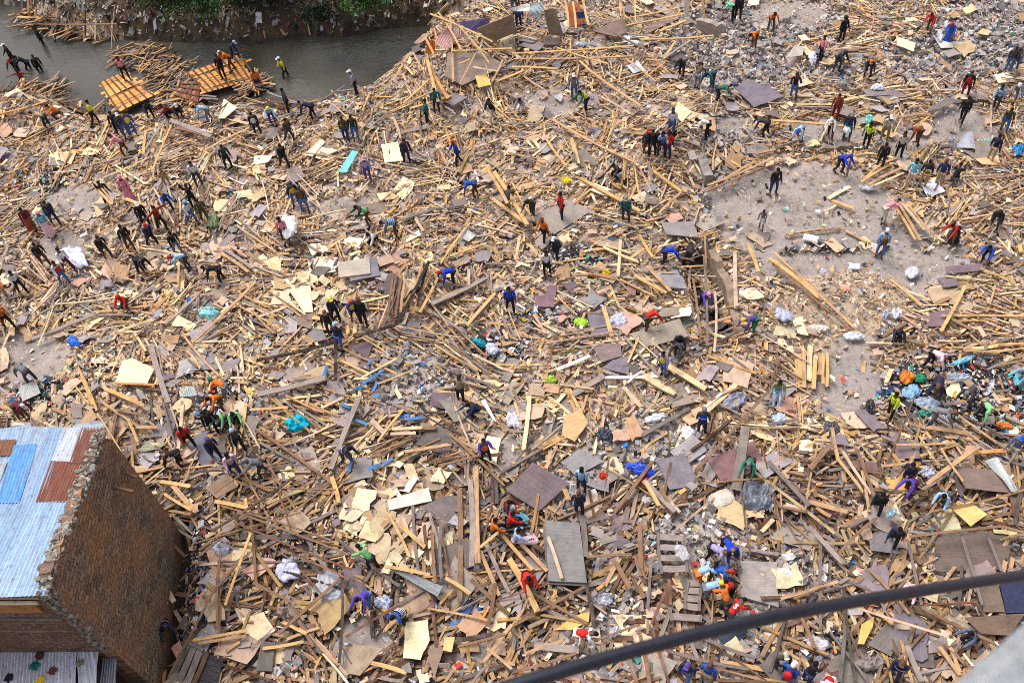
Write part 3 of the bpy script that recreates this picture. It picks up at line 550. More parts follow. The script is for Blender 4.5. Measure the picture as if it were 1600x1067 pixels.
PEOPLE = '''
67 68|S|200|black|black|hair|in dark clothes standing alone midstream below the debris raft||s.5
20 94|W|200|black|black|white|in black coat and white cap wading at the left edge||s.5
27 109|b|250|black|black|red|in black with a red hat wading bent near the left edge||s.5
46 106|b|190|black|black|hair|in black bending in the river beside a second wader||s.5
62 109|S|300|black|black|hair|in black wading upright, rightmost of the waders group||s.6
35 124|A|250|rust|black|hair|in rust shirt waist deep with arms spread in water|s|s.9
200 126|S|260|pink|black|hair|in pink top standing on the left orange floating roof|s|l.25
152 196|W|20|yellow|black|hair|in yellow jacket walking at the river edge|j|
97 186|C|200|orange|brown|hair|in orange shirt crouching by the near river bank||
79 203|B|180|tan|navy|hair|in tan shirt and navy trousers bent over near the river||
190 214|S|280|black|black|hair|in black jacket standing left in a trio by the water|j|
200 215|S|290|dgrey|jean|white|in white cap and jeans, middle of the waterside trio||
211 214|S|300|purple|jean|hair|in purple top with yellow vest, right in the waterside trio|vest:yellow|
238 187|b|300|navy|black|hair|in navy top leaning beside the floating roof||
272 184|C|200|dred|black|hair|in dark red top crouching at the water edge||
281 183|C|300|black|black|white|in black with white cap crouching at the water edge||
331 191|B|190|lblue|grey|hair|in pale blue plaid shirt bent over beside cream board||
200 243|b|190|pink|brown|hair|in pink shirt and brown trousers leaning over planks||
360 266|S|310|dgreen|black|hair|in dark green top standing alone facing right||
365 110|b|200|orange|brown|beige|in orange shirt leaning on the right floating roof|j|l.25
369 93|b|330|navy|navy|lblue|in navy with pale cap at the far edge of the right floating roof||l.25
351 124|S|250|black|black|hair|in black standing on the near side of the right floating roof||l.25
405 214|S|270|black|navy|hair|in black top and white apron standing near the bank|vest:white|
405 139|S|280|orange|navy|hair|in orange vest standing in the shallows||s.3
447 119|W|200|yellow|black|white|in yellow shirt and white cap wading mid river||s.3
453 178|S|200|dgrey|black|hair|in grey jacket watching the river from the bank|j|
492 187|B|180|navy|black|hair|in navy and black tracksuit bent over at the bank||
428 196|b|280|lblue|purple|yellow|in yellow hat and pale blue shirt on the bank trash|v|
455 223|W|330|dgrey|dgrey|hair|in dark clothes carrying a beige sack down the heap||
447 263|W|320|black|black|hair|in black carrying a white cloth on the back||
558 150|S|190|lilac|black|white|in pale shirt and cap standing at the water edge||
543 223|S|250|olive|djean|hair|in olive jacket standing left of a dark green jacket|j|
557 221|S|260|dgreen|jean|hair|in dark green jacket and jeans standing in a pair|j|
669 196|S|10|teal|black|hair|in teal shirt and black trousers facing right||
684 178|S|280|teal|djean|hair|in teal shirt and blue trousers beside grey board||
770 193|W|210|black|beige|hair|in black jacket and pale trousers walking on planks|j|
577 284|S|270|lilac|purple|pink|in pink hat and lilac top standing alone||
637 256|S|300|navy|navy|hair|in navy clothes standing by the cream plywood||
717 258|W|200|bblue|navy|red|in red hat and bright blue shirt striding||
897 156|S|270|grey|jean|white|in grey shirt, blue jeans and white cap||
917 175|b|200|green|black|hair|in green shirt with yellow apron reaching down|vest:yellow|
1065 121|b|240|black|black|black|in black hooded coat leaning over the timber|o j L|
1178 75|B|220|orange|brown|hair|in orange shirt bent over rubble at upper right|s|
1145 32|B|180|mint|black|hair|in mint green top bent over at the top rubble|s|
1152 33|S|260|black|black|hair|in black standing at the top rubble|j|
1203 50|b|290|orange|olive|hair|in orange top and olive trousers on upper rubble|s|
1119 161|B|0|green|navy|hair|in green shirt bent deeply to the right||
1112 136|B|220|teal|dgrey|hair|in teal grey top bent over between rubble piles||
1088 140|B|60|brown|grey|hair|in brown clothes bent beside rubble||
1010 244|S|300|dgrey|brown|red|in red hat and dark grey top, leftmost in the digging crowd||
1018 246|S|290|black|black|hair|in black jacket in the middle of the digging crowd|j L|
1028 236|b|250|black|black|navy|in black hooded jacket in the digging crowd|o j|
1033 247|S|280|lblue|djean|hair|in pale denim waistcoat beside the red jersey|s vest:jean|
1042 250|S|70|red|navy|hair|in red jersey numbered 5 seen from behind|s txt:5:white:.26|
1049 212|S|260|white|jean|black|in white shirt and black cap at the hole edge||
1050 228|B|210|navy|black|navy|in navy jacket with orange band bending in the hole|j band:orange|
1105 216|B|180|white|black|hair|in white shirt bent over toward the left||
816 174|C|250|grey|white|hair|in grey top crouching with white bundle||
811 46|S|270|navy|navy|hair|in navy tracksuit under the collapsed white roof|vest:blue|
1196 214|B|170|dgrey|black|hair|in dark grey bent near the yard's upper left||
966 276|C|220|dgrey|black|hair|in dark grey crouching below the digging crowd||
1313 68|S|320|black|black|black|in black hoodie standing at upper right|o|
1281 98|S|200|pink|black|hair|in salmon pink shirt holding a white sack||
1305 111|b|320|navy|dgrey|navy|in dark hooded top bending next to the salmon shirt|o|
1354 122|b|260|black|navy|orange|in black top and orange cap leaning down|
1450 53|b|230|red|brown|hair|in orange red top beside a white bag|L|
1480 67|b|240|blue|blue|red|in long blue robe and red headscarf|d v L|
1573 115|S|250|dgrey|jean|hair|in dark grey top at far right beside pale hoodie||
1581 113|S|230|grey|jean|grey|in pale grey hoodie at far right|o|
1505 153|S|240|black|maroon|navy|in black carrying an orange bag at the side|vest:red|
1500 193|W|230|black|black|hair|in black suit walking downhill at right|j|
1238 156|H|270|black|jean|hair|in black jacket and jeans taking a photo|j|
1552 174|W|230|lblue|dgrey|hair|in plaid shirt and dark trousers beside a hooded figure|band:navy|
1579 160|b|270|grey|grey|white|in pale grey hooded coat carrying a bundle|o L|
1597 151|S|190|yellow|dgrey|hair|in yellow shirt at the right edge||
1565 209|W|260|dgrey|jean|hair|in brown grey shirt and blue jeans by the teal tarp||
1303 188|S|250|rust|dred|hair|in rust red clothes standing over the yard edge|L|
1296 214|b|240|white|black|white|in white cap and red vest at the yard edge|vest:red|
1321 219|S|260|navy|teal|grey|in navy vest and teal trousers with white bag||
1248 221|B|240|lblue|grey|blue|in pale blue top bent over on the yard edge||
1351 233|S|230|lime|black|hair|in lime yellow shirt and black trousers|s w|
1380 222|S|280|beige|khaki|white|in beige shirt and khaki trousers beside the lime shirt||
1402 249|S|280|beige|black|hair|in beige shirt and black trousers|w|
1432 226|B|190|rust|brown|grey|in rust red top bent over toward the left||
1374 264|W|250|black|black|hair|in black walking away from the lime shirt||
1309 269|b|320|bblue|navy|bblue|in bright blue overalls holding an upright plank||
1545 254|S|40|navy|tan|hair|in dark shirt and tan trousers with teal tarp||
1419 293|S|80|cyan|beige|hair|in pale cyan shirt, leftmost of four at the tin sheets||
1439 294|S|80|navy|tan|hair|in navy jacket with yellow number 57|j txt:57:yellow:.2|
1464 293|S|80|djean|tan|brown|in slate blue shirt standing third of four||
1487 291|C|60|black|dgrey|hair|in black crouching by the tin sheets|j|
1207 303|S|300|black|djean|hair|in black shirt and blue jeans on the yard||
54 361|W|300|maroon|rust|hair|in maroon top and rust brown skirt|d|
81 369|S|300|cyan|lpink|pink|in pink headscarf and pale pink skirt|d v|
90 351|W|310|navy|navy|hair|in navy behind the pale pink skirt||
174 323|K|320|black|black|hair|in black shouldering long planks||
206 314|S|270|pink|pink|pink|in pink hoodie and pink skirt|o d|
266 331|b|310|blue|navy|navy|in blue shirt and navy cap||
264 292|S|280|tan|tan|brown|small figure in tan beside the big grey board||0.75
313 291|S|280|white|dgrey|hair|in white shirt behind the carried grey board||
307 327|U|270|black|black|hair|in black carrying a big grey board overhead||
323 348|W|300|olive|olive|hair|in olive top dragging a green sack||
303 351|W|340|white|jean|cyan|in pale blue headwrap and jeans running|v|
282 399|W|310|black|grey|hair|in black top running near the red shirt||
257 361|A|330|dred|black|hair|in red shirt with both arms out||
231 354|W|300|black|black|white|in black jacket and white cap|j|
242 386|W|330|navy|black|red|in navy jacket and red cap|j n|
207 391|S|320|black|brown|hair|in black jacket standing behind pale board|j|
171 405|W|310|black|dgrey|black|in black jacket and grey trousers walking|j|
111 425|W|330|white|maroon|hair|in white shirt dragging a white sheet||
105 445|W|320|white|jean|hair|in white shirt with red front and blue jeans|vest:red|
75 416|W|300|black|brown|hair|in black jacket striding at the left|j|
38 458|W|310|white|black|hair|in white shirt and black trousers at far left||
5 462|b|300|orange|tan|hair|in orange clothes cut by the left edge|pack:blue|
18 513|W|320|orange|black|hair|in orange top at the left edge lower down|band:black|
201 479|C|250|red|dgrey|red|in red hoodie crouching alone on the planks|o L|
224 426|B|330|black|black|hair|in black bent over above the red hoodie||
298 421|B|200|lblue|dgrey|red|in pale blue shirt and red hat bent over|n|
350 441|B|190|black|black|hair|in black bent over beside a loose panel||
465 323|S|300|navy|jean|navy|in navy and yellow top with blue jeans|vest:yellow|
479 333|S|90|brown|jean|olive|in brown jacket and jeans seen from behind|j L|
449 379|S|270|pink|brown|hair|in pink top behind a big white sack||
578 352|b|200|dgreen|brown|hair|in dark green top leaning above a crouching figure|vest:lgreen|
588 381|C|230|white|black|hair|in white shirt crouching on the planks||
621 368|B|200|stripe|dgrey|hair|in striped blue grey top bent over|str:lblue|
744 308|B|190|blue|dgrey|hair|in blue shirt bent over in the centre field|s|
794 336|b|70|dgrey|khaki|hair|in dark top under a long carried plank||
527 502|W|300|navy|black|yellow|in yellow hat and dark floral jacket||
557 503|W|300|purple|navy|orange|in orange hat and purple yellow jacket|n j vest:yellow|
570 508|S|80|black|black|brown|in black jacket seen from behind in the group|j L|
519 523|S|290|black|dgrey|brown|in black leather jacket and brown hat|j L|
534 546|S|60|navy|jean|lblue|in navy jacket, pale cap and blue jeans|j|
711 444|B|200|bblue|navy|red|in blue and red jacket bent over|j|
799 488|S|280|bblue|black|hair|in bright blue shirt standing in the middle||
833 339|b|240|black|olive|black|in black jacket and olive trousers|j|
878 343|S|200|red|navy|hair|in red shirt standing on the plank deck||
851 379|W|220|orange|black|brown|in long orange coat walking|j L|
869 407|W|240|navy|black|white|in navy jacket and white cap on rubble|j|
855 432|S|280|white|black|hair|in white vest top and black trousers||
977 348|S|260|teal|dgrey|grey|in long teal coat and grey cap|j L|
1037 414|B|0|bblue|navy|hair|in royal blue jacket bent to the right|j|
1008 517|B|20|red|dgrey|white|in red top and white cap bent over a deck|n|
1097 482|b|300|violet|navy|pink|in floral top and pink headscarf down in the ditch|v|
1108 500|C|290|black|black|hair|in black crouching in the ditch||
1177 519|B|200|purple|green|yellow|in purple top and yellow hat beside the broken wall|n|
1060 540|C|270|black|black|hair|in black T-shirt crouching behind white bundle||
1189 357|S|250|grey|white|hair|small child in grey shirt and white shorts|s k|0.72
1377 347|B|20|pink|beige|hair|in pink shirt leaning onto stacked timber|s|
1373 401|S|90|lblue|jean|white|in pale shirt and blue trousers with backpack|pack:brown|
1486 380|b|210|red|black|hair|in red and black dress climbing|d|
1550 357|b|250|black|dgrey|black|in black hooded top and grey trousers|o|
1538 412|b|230|blue|black|hair|in blue jacket leaning near the right edge|j L|
1398 530|C|270|navy|black|black|in navy crouching beside pale sacks||
55 600|B|150|grey|dgrey|grey|in grey bent over above corrugated sheet||
38 652|B|340|maroon|olive|white|in maroon top bent over burnt ground||
360 623|B|160|orange|grey|green|in orange shirt and green headwrap bent over|v|
352 640|b|230|orange|brown|hair|in amber shirt just below the green headwrap||
356 662|C|240|lgreen|dgrey|hair|in light green vest crouching left||
372 656|C|280|lgreen|black|hair|in light green vest crouching right||
337 675|W|290|black|black|hair|in black standing beside the green vests||
300 699|W|300|red|black|hair|in red shirt and black trousers with white shoes|w|
288 727|B|200|black|black|white|in black with white cap bent over a pole||
342 718|W|310|navy|black|purple|in navy shirt and purple cap walking|n|
379 703|W|290|dgrey|black|lblue|in dark grey shirt and pale blue cap|n|
372 742|W|300|lpink|djean|hair|in plaid shirt and jeans stepping down|band:dred|
415 742|b|200|grey|dgrey|grey|in grey hooded top bending near the crossing poles|o|
543 722|b|330|navy|dgrey|hair|in navy and white jacket holding a long grey beam|j band:white|
722 628|S|60|khaki|black|black|in khaki jacket beside a dark blue sweater|j L|
747 648|C|210|djean|black|hair|in dark blue sweater crouching by white board||
761 722|H|290|purple|navy|hair|in orange life vest with raised hands|vest:orange|
792 806|T|340|maroon|cyan|hair|in maroon shawl sitting with pale blue skirt|d L|
772 838|T|20|orange|black|hair|in orange top sitting at the left of the seated group||
797 828|T|20|red|black|hair|in red top sitting in the middle of the seated group||
806 854|T|20|lblue|lpink|hair|in pale blue top and pink skirt sitting|d|
824 914|b|290|red|red|hair|in long red coat standing by plank heap|j L d|
1035 587|S|230|lilac|jean|hair|in purple shawl over yellow top and jeans|vest:yellow|
1058 561|b|250|dgrey|dgrey|hair|in dark grey next to the purple shawl||
1095 677|S|90|dgrey|navy|grey|in blue vest with white back print|w vest:bblue band:white n|
1169 738|b|250|green|black|grey|in green jacket beside the upright slab|j|
909 768|S|70|lblue|navy|hair|in pale blue shirt behind the person in navy||
905 804|S|90|navy|navy|brown|in navy shirt with both hands in front||
1212 620|T|270|sage|lblue|hair|in sage cardigan sitting on a panel|L|
1448 572|B|330|lpink|black|hair|in pale pink sweater bent over trash||
1387 652|S|200|lime|black|hair|in lime and black floral clothes||
1460 612|B|250|navy|brown|brown|in navy and brown bent in the trash heap|L|
1512 628|B|220|dgrey|grey|grey|in dark grey bent double over burnt trash||
1528 652|B|300|lgreen|dgrey|hair|in light green top bent over burnt trash||
1453 662|B|340|grey|grey|brown|in grey green bent low at the trash edge||
1575 718|W|230|stripe|beige|blue|in slate blue jacket and beige trousers|j|
1592 607|b|200|cyan|grey|grey|in pale cyan top at the right edge||
1412 757|W|230|navy|navy|hair|in navy T-shirt striding above the floral top|s|
1418 772|b|220|violet|maroon|hair|in orange and violet floral top||
1366 802|W|240|black|black|hair|in black tracksuit with green collar||
1465 792|b|240|lblue|dgrey|hair|in pale blue jacket with white stripes|j band:white|
1391 853|W|250|navy|black|hair|in navy top below, carrying a white bag||
270 988|b|290|navy|black|hair|in navy in the gap beside the stone wall|band:white|
586 889|b|150|lgreen|black|hair|in light green top climbing over poles||
580 944|b|240|violet|jean|hair|in long violet shirt bending forward|L|
634 972|b|240|blue|black|hair|in blue sleeved striped shirt|s vest:navy str:white|
902 1004|B|350|white|white|hair|in red and yellow flag scarf bent over|vest:red|
1130 862|B|300|bblue|black|hair|in royal blue jacket bent at the top of the digging chain|j|
1108 872|B|330|lilac|black|hair|in lilac shirt bent in the digging chain|L|
1110 905|B|340|blue|dgrey|red|in blue jacket and red hat in the digging chain|n j|
1088 912|B|20|lblue|orange|hair|in blue shawl and amber skirt in the digging chain||
1100 934|B|10|lblue|grey|hair|in pale blue white shirt bent toward the others|L|
1140 930|B|210|red|black|hair|in plain red top bent among the orange tops||
1132 956|b|120|orange|dgrey|yellow|in orange top and yellow striped hat|n|
1136 975|B|40|red|black|hair|in red jersey with white S bent low by the cable|txt:S:white:.26|
1071 1062|W|240|navy|jean|purple|in navy jacket and jeans below the cable|j|
1102 1066|S|70|blue|tan|brown|in blue and white jacket at the bottom|j band:lblue|
1417 925|C|250|lpink|lpink|hair|in pink and white top crouching behind the cable||
1516 1003|C|200|stripe|black|hair|in slate blue shirt crouching with a long plank||
1216 1050|S|280|dgrey|dgrey|beige|in beige hat and grey vest near the bottom|vest:white|
1226 1068|S|60|blue|jean|white|in white cap with red backpack|pack:red|
1258 1066|U|40|black|djean|hair|in black T-shirt with raised hands at the bottom|s|
1288 1075|b|250|lpink|lpink|hair|in pink and red top at the bottom edge|vest:red|
1394 1058|W|240|navy|navy|brown|in navy jacket with white collar striding|j band:white|
805 22|b|280|dgrey|grey|hair|in grey half hidden by the white roof||
'''
PROP = []
for ln in PEOPLE.strip().splitlines():
    f = ln.split('|'); x, y = map(float, f[0].split())
    ex = f[7] if len(f) > 7 else ''; opt = f[8] if len(f) > 8 else ''
    kw = {}
    if opt.startswith('s'): kw['sink'] = float(opt[1:])
    elif opt.startswith('l'): kw['lift'] = float(opt[1:])
    elif opt: kw['sc_'] = float(opt)
    if ex.split() and 1:
        pass
    PROP.append(((x, y), person(x, y, f[1], float(f[2]), f[3], f[4], f[5], f[6], ' '+ex.replace('vest:', 'vest:')+' ' if ex else '', **kw)))
bake_pending()
# ------------------------------------------------------------------ flat things lying on the heap
SHEETPOLY = []     # footprints kept mostly clear of loose planks
USED = set()
def lab(t, o=None):
    USED.add(t); return t
def P3(p, lift):   # (x, y) or (x, y, lift)
    return G(p[0], p[1], p[2] if len(p) > 2 else lift)
def jag_outline(Q, jag, rr, sub=5):
    out = []
    for i in range(len(Q)):
        a, b = Q[i], Q[(i+1) % len(Q)]; L = np.linalg.norm(b-a); c = sum(Q)/len(Q)
        k = max(1, int(sub*min(1, L))) if jag else 1
        for t in range(k):
            p = a+(b-a)*((t+(rr.uniform(-.3, .3) if t else 0))/k)
            if jag: p = p+(c-p)*rr.uniform(0, jag)*(1 if t else .4)
            out.append(p)
    return out
def sheet(pts, kind, colr, label, lift=.3, jag=0.0, th=.03, mat=None, cat='board', name=None, group=None, clear=True):
    Q = [P3(p, lift) for p in pts]; rr = random.Random(int(pts[0][0]*13+pts[0][1]))
    if all(len(p) < 3 for p in pts):  # rest roughly in one plane
        zs = [q[2] for q in Q]; c = sum(Q)/len(Q); A = np.array([[q[0]-c[0], q[1]-c[1], 1] for q in Q]); co, *_ = np.linalg.lstsq(A, np.array(zs), rcond=None)
        Q = [np.array([q[0], q[1], co[0]*(q[0]-c[0])*.8+co[1]*(q[1]-c[1])*.8+co[2]]) for q in Q]
    c = sum(Q)/len(Q)
    n = np.cross(Q[1]-Q[0], Q[2]-Q[0]); n /= np.linalg.norm(n)+1e-9
    if n[2] < 0: n = -n
    if clear: SHEETPOLY.append([(q[0], q[1]) for q in Q])
    base = np.array(s2l(colr)) if not isinstance(colr, str) else LP[colr]
    ex_ = Q[1]-Q[0]; ex_ /= np.linalg.norm(ex_); ey = np.cross(n, ex_)
    LM.append((sum(p[0] for p in pts)/len(pts), sum(p[1] for p in pts)/len(pts), label))
    if kind == 'corr' and len(Q) == 4:
        a, b, c2, d = Q; L1 = np.linalg.norm(b-a); nx = max(8, int(L1/.019)); ny = 6; V = []; uv = []
        for j in range(ny+1):
            v = j/ny
            for i in range(nx+1):
                u = i/nx; p = (a*(1-u)+b*u)*(1-v)+(d*(1-u)+c2*u)*v
                p = p+n*(.016*math.sin(i*2*PI/4)+jag*(.5*math.sin(u*5+v*3+c[0])+.5*math.sin(v*6+c[1]))); V.append(p); uv.append((u*L1, v*2))
        F = [[j*(nx+1)+i, j*(nx+1)+i+1, (j+1)*(nx+1)+i+1, (j+1)*(nx+1)+i] for j in range(ny) for i in range(nx)]
        o = simple(name or 'corrugated_sheet', np.array(V)-c, F, base, MAT['corr'], uv=np.array(uv), smooth=False, loc=tuple(c))
        m = o.modifiers.new('t', 'SOLIDIFY'); m.thickness = .006
    elif kind == 'cloth':
        a, b, c2, d = Q; N = 26; V = []; F = []; sd = rr.uniform(0, 100)
        for j in range(N+1):
            for i in range(N+1):
                u, v = i/N, j/N; e = min(u, v, 1-u, 1-v); qx, qy = 2*u-1, 2*v-1; an = math.atan2(qy, qx); w = (1-.35*min(abs(qx), abs(qy)) if jag > .12 else 1)*(.78+.5*float(vnoise(math.cos(an)*1.6+sd, math.sin(an)*1.6, .6, 6)) if jag > .12 else 1-.12*float(vnoise(an*4, sd, 1))*(e < .05))
                uu = .5+(u-.5)*w; vv = .5+(v-.5)*w
                p = (a*(1-uu)+b*uu)*(1-vv)+(d*(1-uu)+c2*uu)*vv
                rd = lambda q_: 1-abs(2*float(q_)-1); z = jag*(.55*rd(vnoise(u*5+sd, v*5+u*2, 1.1))+.35*rd(vnoise(u*11+sd, v*9-u*4, 1.1, 3))+.2*rd(vnoise(u*24+sd, v*24, 1.2, 5))-.5)*.6+min(e*6, 1)*jag*.22
                V.append(p+n*float(z)+np.array([0, 0, -.06])*(e < .01))
        F = [[j*(N+1)+i, j*(N+1)+i+1, (j+1)*(N+1)+i+1, (j+1)*(N+1)+i] for j in range(N) for i in range(N)]
        o = simple(name or 'plastic_sheet', np.array(V)-c, F, base, mat or MAT['cloth'], smooth=True, loc=tuple(c))
    else:
        O = jag_outline(Q, jag, rr); k = len(O); V = [p for p in O]+[p-n*th for p in O]
        F = [list(range(k)), list(range(2*k-1, k-1, -1))]+[[i, k+i, k+(i+1) % k, (i+1) % k] for i in range(k)]
        V = np.array(V); uv = np.stack([(V-c) @ ex_, (V-c) @ ey], 1)+rr.uniform(0, 30)
        if n @ np.cross(O[1]-O[0], O[2]-O[0]) < 0: pass
        o = simple(name or 'plywood_board', V-c, F, base, mat or MAT['board'], uv=uv, loc=tuple(c))
        bm = bmesh.new(); bm.from_mesh(o.data); bmesh.ops.recalc_face_normals(bm, faces=bm.faces); bm.to_mesh(o.data); bm.free()
    tagit(o, lab(label), cat, group); USED.add(label)
    return o
BG = 'loose boards and panels on the heap'; CG = 'corrugated metal sheets lying in the wreckage'; TG = 'cloths, bags and tarpaulins in the wreckage'
DK = (106, 90, 96); DG = (124, 116, 118); MAR = (124, 92, 92)
def B(pts, colr, label, jag=.03, lift=.32, grid=False, **k): return sheet([tuple(p) for p in pts], 'b', colr, label, lift, jag, mat=MAT['grid'] if grid else None, group=BG, **k)
B([(790, 765), (832, 722), (890, 755), (842, 799)], (116, 98, 100), 'large brown patterned panel lying like a diamond left of centre bottom', .015, .4, True)
B([(1026, 719), (1070, 708), (1094, 757), (1046, 765)], (126, 116, 124), 'purplish patterned panel right of the crumpled blue tarpaulin', .015, .4, True)
B([(1105, 718), (1176, 688), (1199, 728), (1129, 757)], (132, 96, 98), 'maroon panel behind the upright slab', .03, .35)
B([(1158, 664, 1.3), (1172, 667, 1.4), (1158, 768, .3), (1142, 764, .3)], (140, 128, 120), 'narrow grey slab standing upright beside the person in green jacket', .04, .5, th=.1)
B([(852, 812), (905, 817), (917, 910), (857, 907)], (126, 122, 120), 'big grey table board with a batten lying across it', 0, .6, th=.07)
B([(848, 826), (912, 830), (914, 915), (856, 912)], (108, 100, 96), 'second grey board stacked under the big table board', 0, .5, th=.05)
B([(1357, 838), (1385, 817), (1408, 866), (1360, 860)], DG, 'grey board under the person carrying a white bag at lower right', .06)
B([(1560, 903), (1605, 897), (1605, 957), (1573, 957)], (50, 54, 84), 'dark navy panel at the right edge near the cable', .02, .5, True)
B([(1528, 912), (1559, 907), (1571, 956), (1537, 956)], (112, 96, 84), 'brown panel left of the dark navy panel', .02, .45)
B([(1507, 964), (1602, 958), (1578, 992), (1532, 990)], (108, 88, 74), 'long brown board just above the concrete ledge', .02, .5)
B([(1355, 1007), (1385, 972), (1415, 990), (1392, 1025)], (118, 110, 106), 'grey board with dark cloth on it near the bottom right', .04)
B([(1487, 795), (1515, 783), (1543, 803), (1517, 822)], (226, 186, 118), 'bright honey plywood square at lower right', .02, .5)
B([(1490, 728), (1560, 735), (1583, 770), (1508, 763)], (122, 104, 96), 'large brown grey panel below the burnt trash', .015, .5)
B([(1395, 690), (1435, 687), (1438, 716), (1400, 716)], (126, 106, 110), 'purplish board above the navy T-shirt person', .05)
B([(1310, 718), (1372, 722), (1372, 742), (1330, 736)], (122, 94, 88), 'maroon grey board amid the lower right planks', .06)
B([(1382, 745), (1415, 744), (1419, 765), (1390, 768)], (206, 160, 94), 'honey plywood under the striding navy T-shirt person', .05)
B([(605, 781), (670, 761), (675, 782), (608, 797)], (204, 194, 182), 'long pale grey plywood strip in the cream fragments', .03, .45)
B([(630, 767), (644, 739), (653, 747), (639, 769)], 'white', 'small white board above the pale grey strip', .05, .4)
B([(745, 712), (762, 680), (783, 685), (775, 726)], 'cream', 'cream panel behind the orange life vest', .04, .3)
B([(751, 626), (758, 624), (776, 659), (770, 655)], 'white', 'white sliver of board right of the dark blue sweater', .03, .4)
B([(675, 612), (712, 614), (702, 641), (671, 632)], DK, 'dark panel left of the khaki jacket', .04)
B([(545, 540), (586, 532), (574, 561)], DK, 'dark triangular panel below the pale capped person', .04)
B([(190, 563), (207, 559), (241, 577), (231, 599), (178, 597)], (240, 222, 176), 'large cream plywood sheet with ragged edges above the timber', .08, .5)
B([(235, 683), (245, 661), (275, 660), (268, 682)], DG, 'grey board left of the red shirt', .05)
B([(288, 690), (320, 672), (352, 712), (322, 738)], (104, 100, 116), 'bluish tiled floor panel under the walking group', .04, .25, True)
B([(320, 762), (352, 742), (372, 760), (338, 778)], (132, 108, 88), 'brown framed door lying below the plaid shirt', .02, .4)
B([(822, 342), (866, 366), (927, 328), (888, 311)], (146, 134, 124), 'weathered plank deck under the person in red shirt', .03, .35)
B([(1033, 346), (1083, 347), (1093, 371), (1040, 367)], (140, 132, 130), 'grey panel below the dark ridge near the yard', .03, .45)
B([(1028, 428), (1058, 422), (1074, 450), (1040, 450)], (136, 132, 138), 'grey panel at the lip of the ditch', .02, .5)
B([(979, 443), (996, 442), (993, 462), (980, 461)], (150, 112, 112), 'small pinkish panel with torn paper', .08)
B([(854, 447), (870, 445), (866, 480), (850, 479)], (128, 98, 108), 'narrow purple panel standing in the middle rubble', .05)
B([(836, 462), (853, 460), (857, 480), (840, 479)], (120, 90, 102), 'short purple panel beside the narrow one', .07)
B([(877, 443), (899, 439), (903, 447), (888, 455)], DK, 'dark panel scrap below the capped person in white and black', .06)
B([(917, 491), (950, 478), (967, 497), (967, 526), (925, 526)], (116, 108, 118), 'large slate panel with a yellow plank on it', .05, .25)
B([(1000, 545), (985, 521), (1062, 497), (1076, 526)], (152, 140, 126), 'weathered deck below the red top and white cap', .03, .35)
B([(1012, 497), (1012, 485), (1060, 478), (1063, 492)], (142, 128, 112), 'narrow weathered deck right of the red top', .03, .4)
B([(528, 411), (577, 401), (579, 427), (529, 434)], (168, 156, 142), 'stacked grey boards with square frame above the group', .02, .5, th=.1)
B([(577, 402), (588, 400), (594, 430), (546, 440), (548, 434), (578, 428)], (116, 112, 120), 'dark grey board under the stacked frame', .02, .42)
B([(536, 320), (612, 317), (611, 331), (537, 338)], (126, 110, 98), 'flat brown matting on bare ground', .02, .12)
B([(451, 453), (485, 445), (489, 487), (475, 489)], (222, 210, 176), 'cream ribbed panel left of the yellow hat', .04, .4)
B([(524, 378), (545, 370), (577, 373), (562, 388)], (222, 208, 184), 'pale torn plywood left of the crouching white shirt', .15)
B([(615, 505), (658, 500), (655, 525), (622, 524)], DG, 'slate coloured board below the black pipe', .05, .2)
B([(460, 492), (492, 488), (486, 514), (466, 508)], (134, 112, 102), 'brown flooring piece left of the leather jacket', .04)
B([(480, 522), (500, 505), (511, 530), (494, 534)], DG, 'grey board piece at the feet of the leather jacket', .05)
B([(528, 269), (550, 235), (560, 237), (541, 270)], (120, 196, 210), 'turquoise painted board above the lilac top', .02, .45)
B([(475, 242), (500, 218), (509, 221), (488, 245)], 'cream', 'cream plywood strip left of the turquoise board', .04, .4)
B([(595, 225), (622, 222), (630, 251), (601, 255)], 'cream', 'cream plywood behind the person in navy clothes', .05, .4)
B([(688, 156), (710, 145), (731, 152), (708, 166)], DG, 'grey diamond board right of the teal pair', .02, .5)
B([(618, 206), (665, 195), (667, 201), (622, 210)], (140, 122, 108), 'grey brown wide plank left of the teal trousers', .02, .4)
B([(339, 181), (352, 160), (370, 166), (351, 186)], 'cream', 'cream board leaning beside the pale blue plaid shirt', .04, .7)
B([(90, 238), (121, 235), (111, 257), (92, 251)], (224, 188, 148), 'peach plywood at the upper left heap', .05)
B([(925, 48), (975, 27), (981, 50), (963, 59)], (128, 106, 96), 'brown wall panel lying at the top middle', .05, .5)
B([(1148, 138), (1162, 124), (1205, 134), (1226, 152), (1178, 168)], (118, 108, 118), 'dark slate roof pieces right of the green shirt', .08, .4)
B([(1050, 176), (1060, 159), (1081, 175), (1066, 191)], (222, 200, 160), 'cream plywood above the black cap', .03, .4)
B([(1078, 172), (1110, 184), (1096, 196), (1072, 185)], (204, 182, 146), 'tan plywood right of the cream plywood by the digging crowd', .03, .35)
B([(1400, 56), (1432, 68), (1427, 81), (1401, 71)], (232, 214, 178), 'cream plywood in the upper right rubble', .08, .4)
B([(1503, 15), (1518, 5), (1528, 15), (1511, 23)], (206, 190, 150), 'tan plywood at the top right', .06)
B([(1227, 91), (1240, 73), (1257, 72), (1254, 87)], (178, 170, 160), 'grey white board in the upper right timber', .02, .5)
B([(1347, 141), (1382, 137), (1391, 148), (1357, 151)], DG, 'grey tray with translucent plastic on top', .02, .45)
B([(1445, 173), (1480, 152), (1501, 157), (1466, 171)], (122, 110, 106), 'long grey door lying below the orange bag carrier', .02, .5)
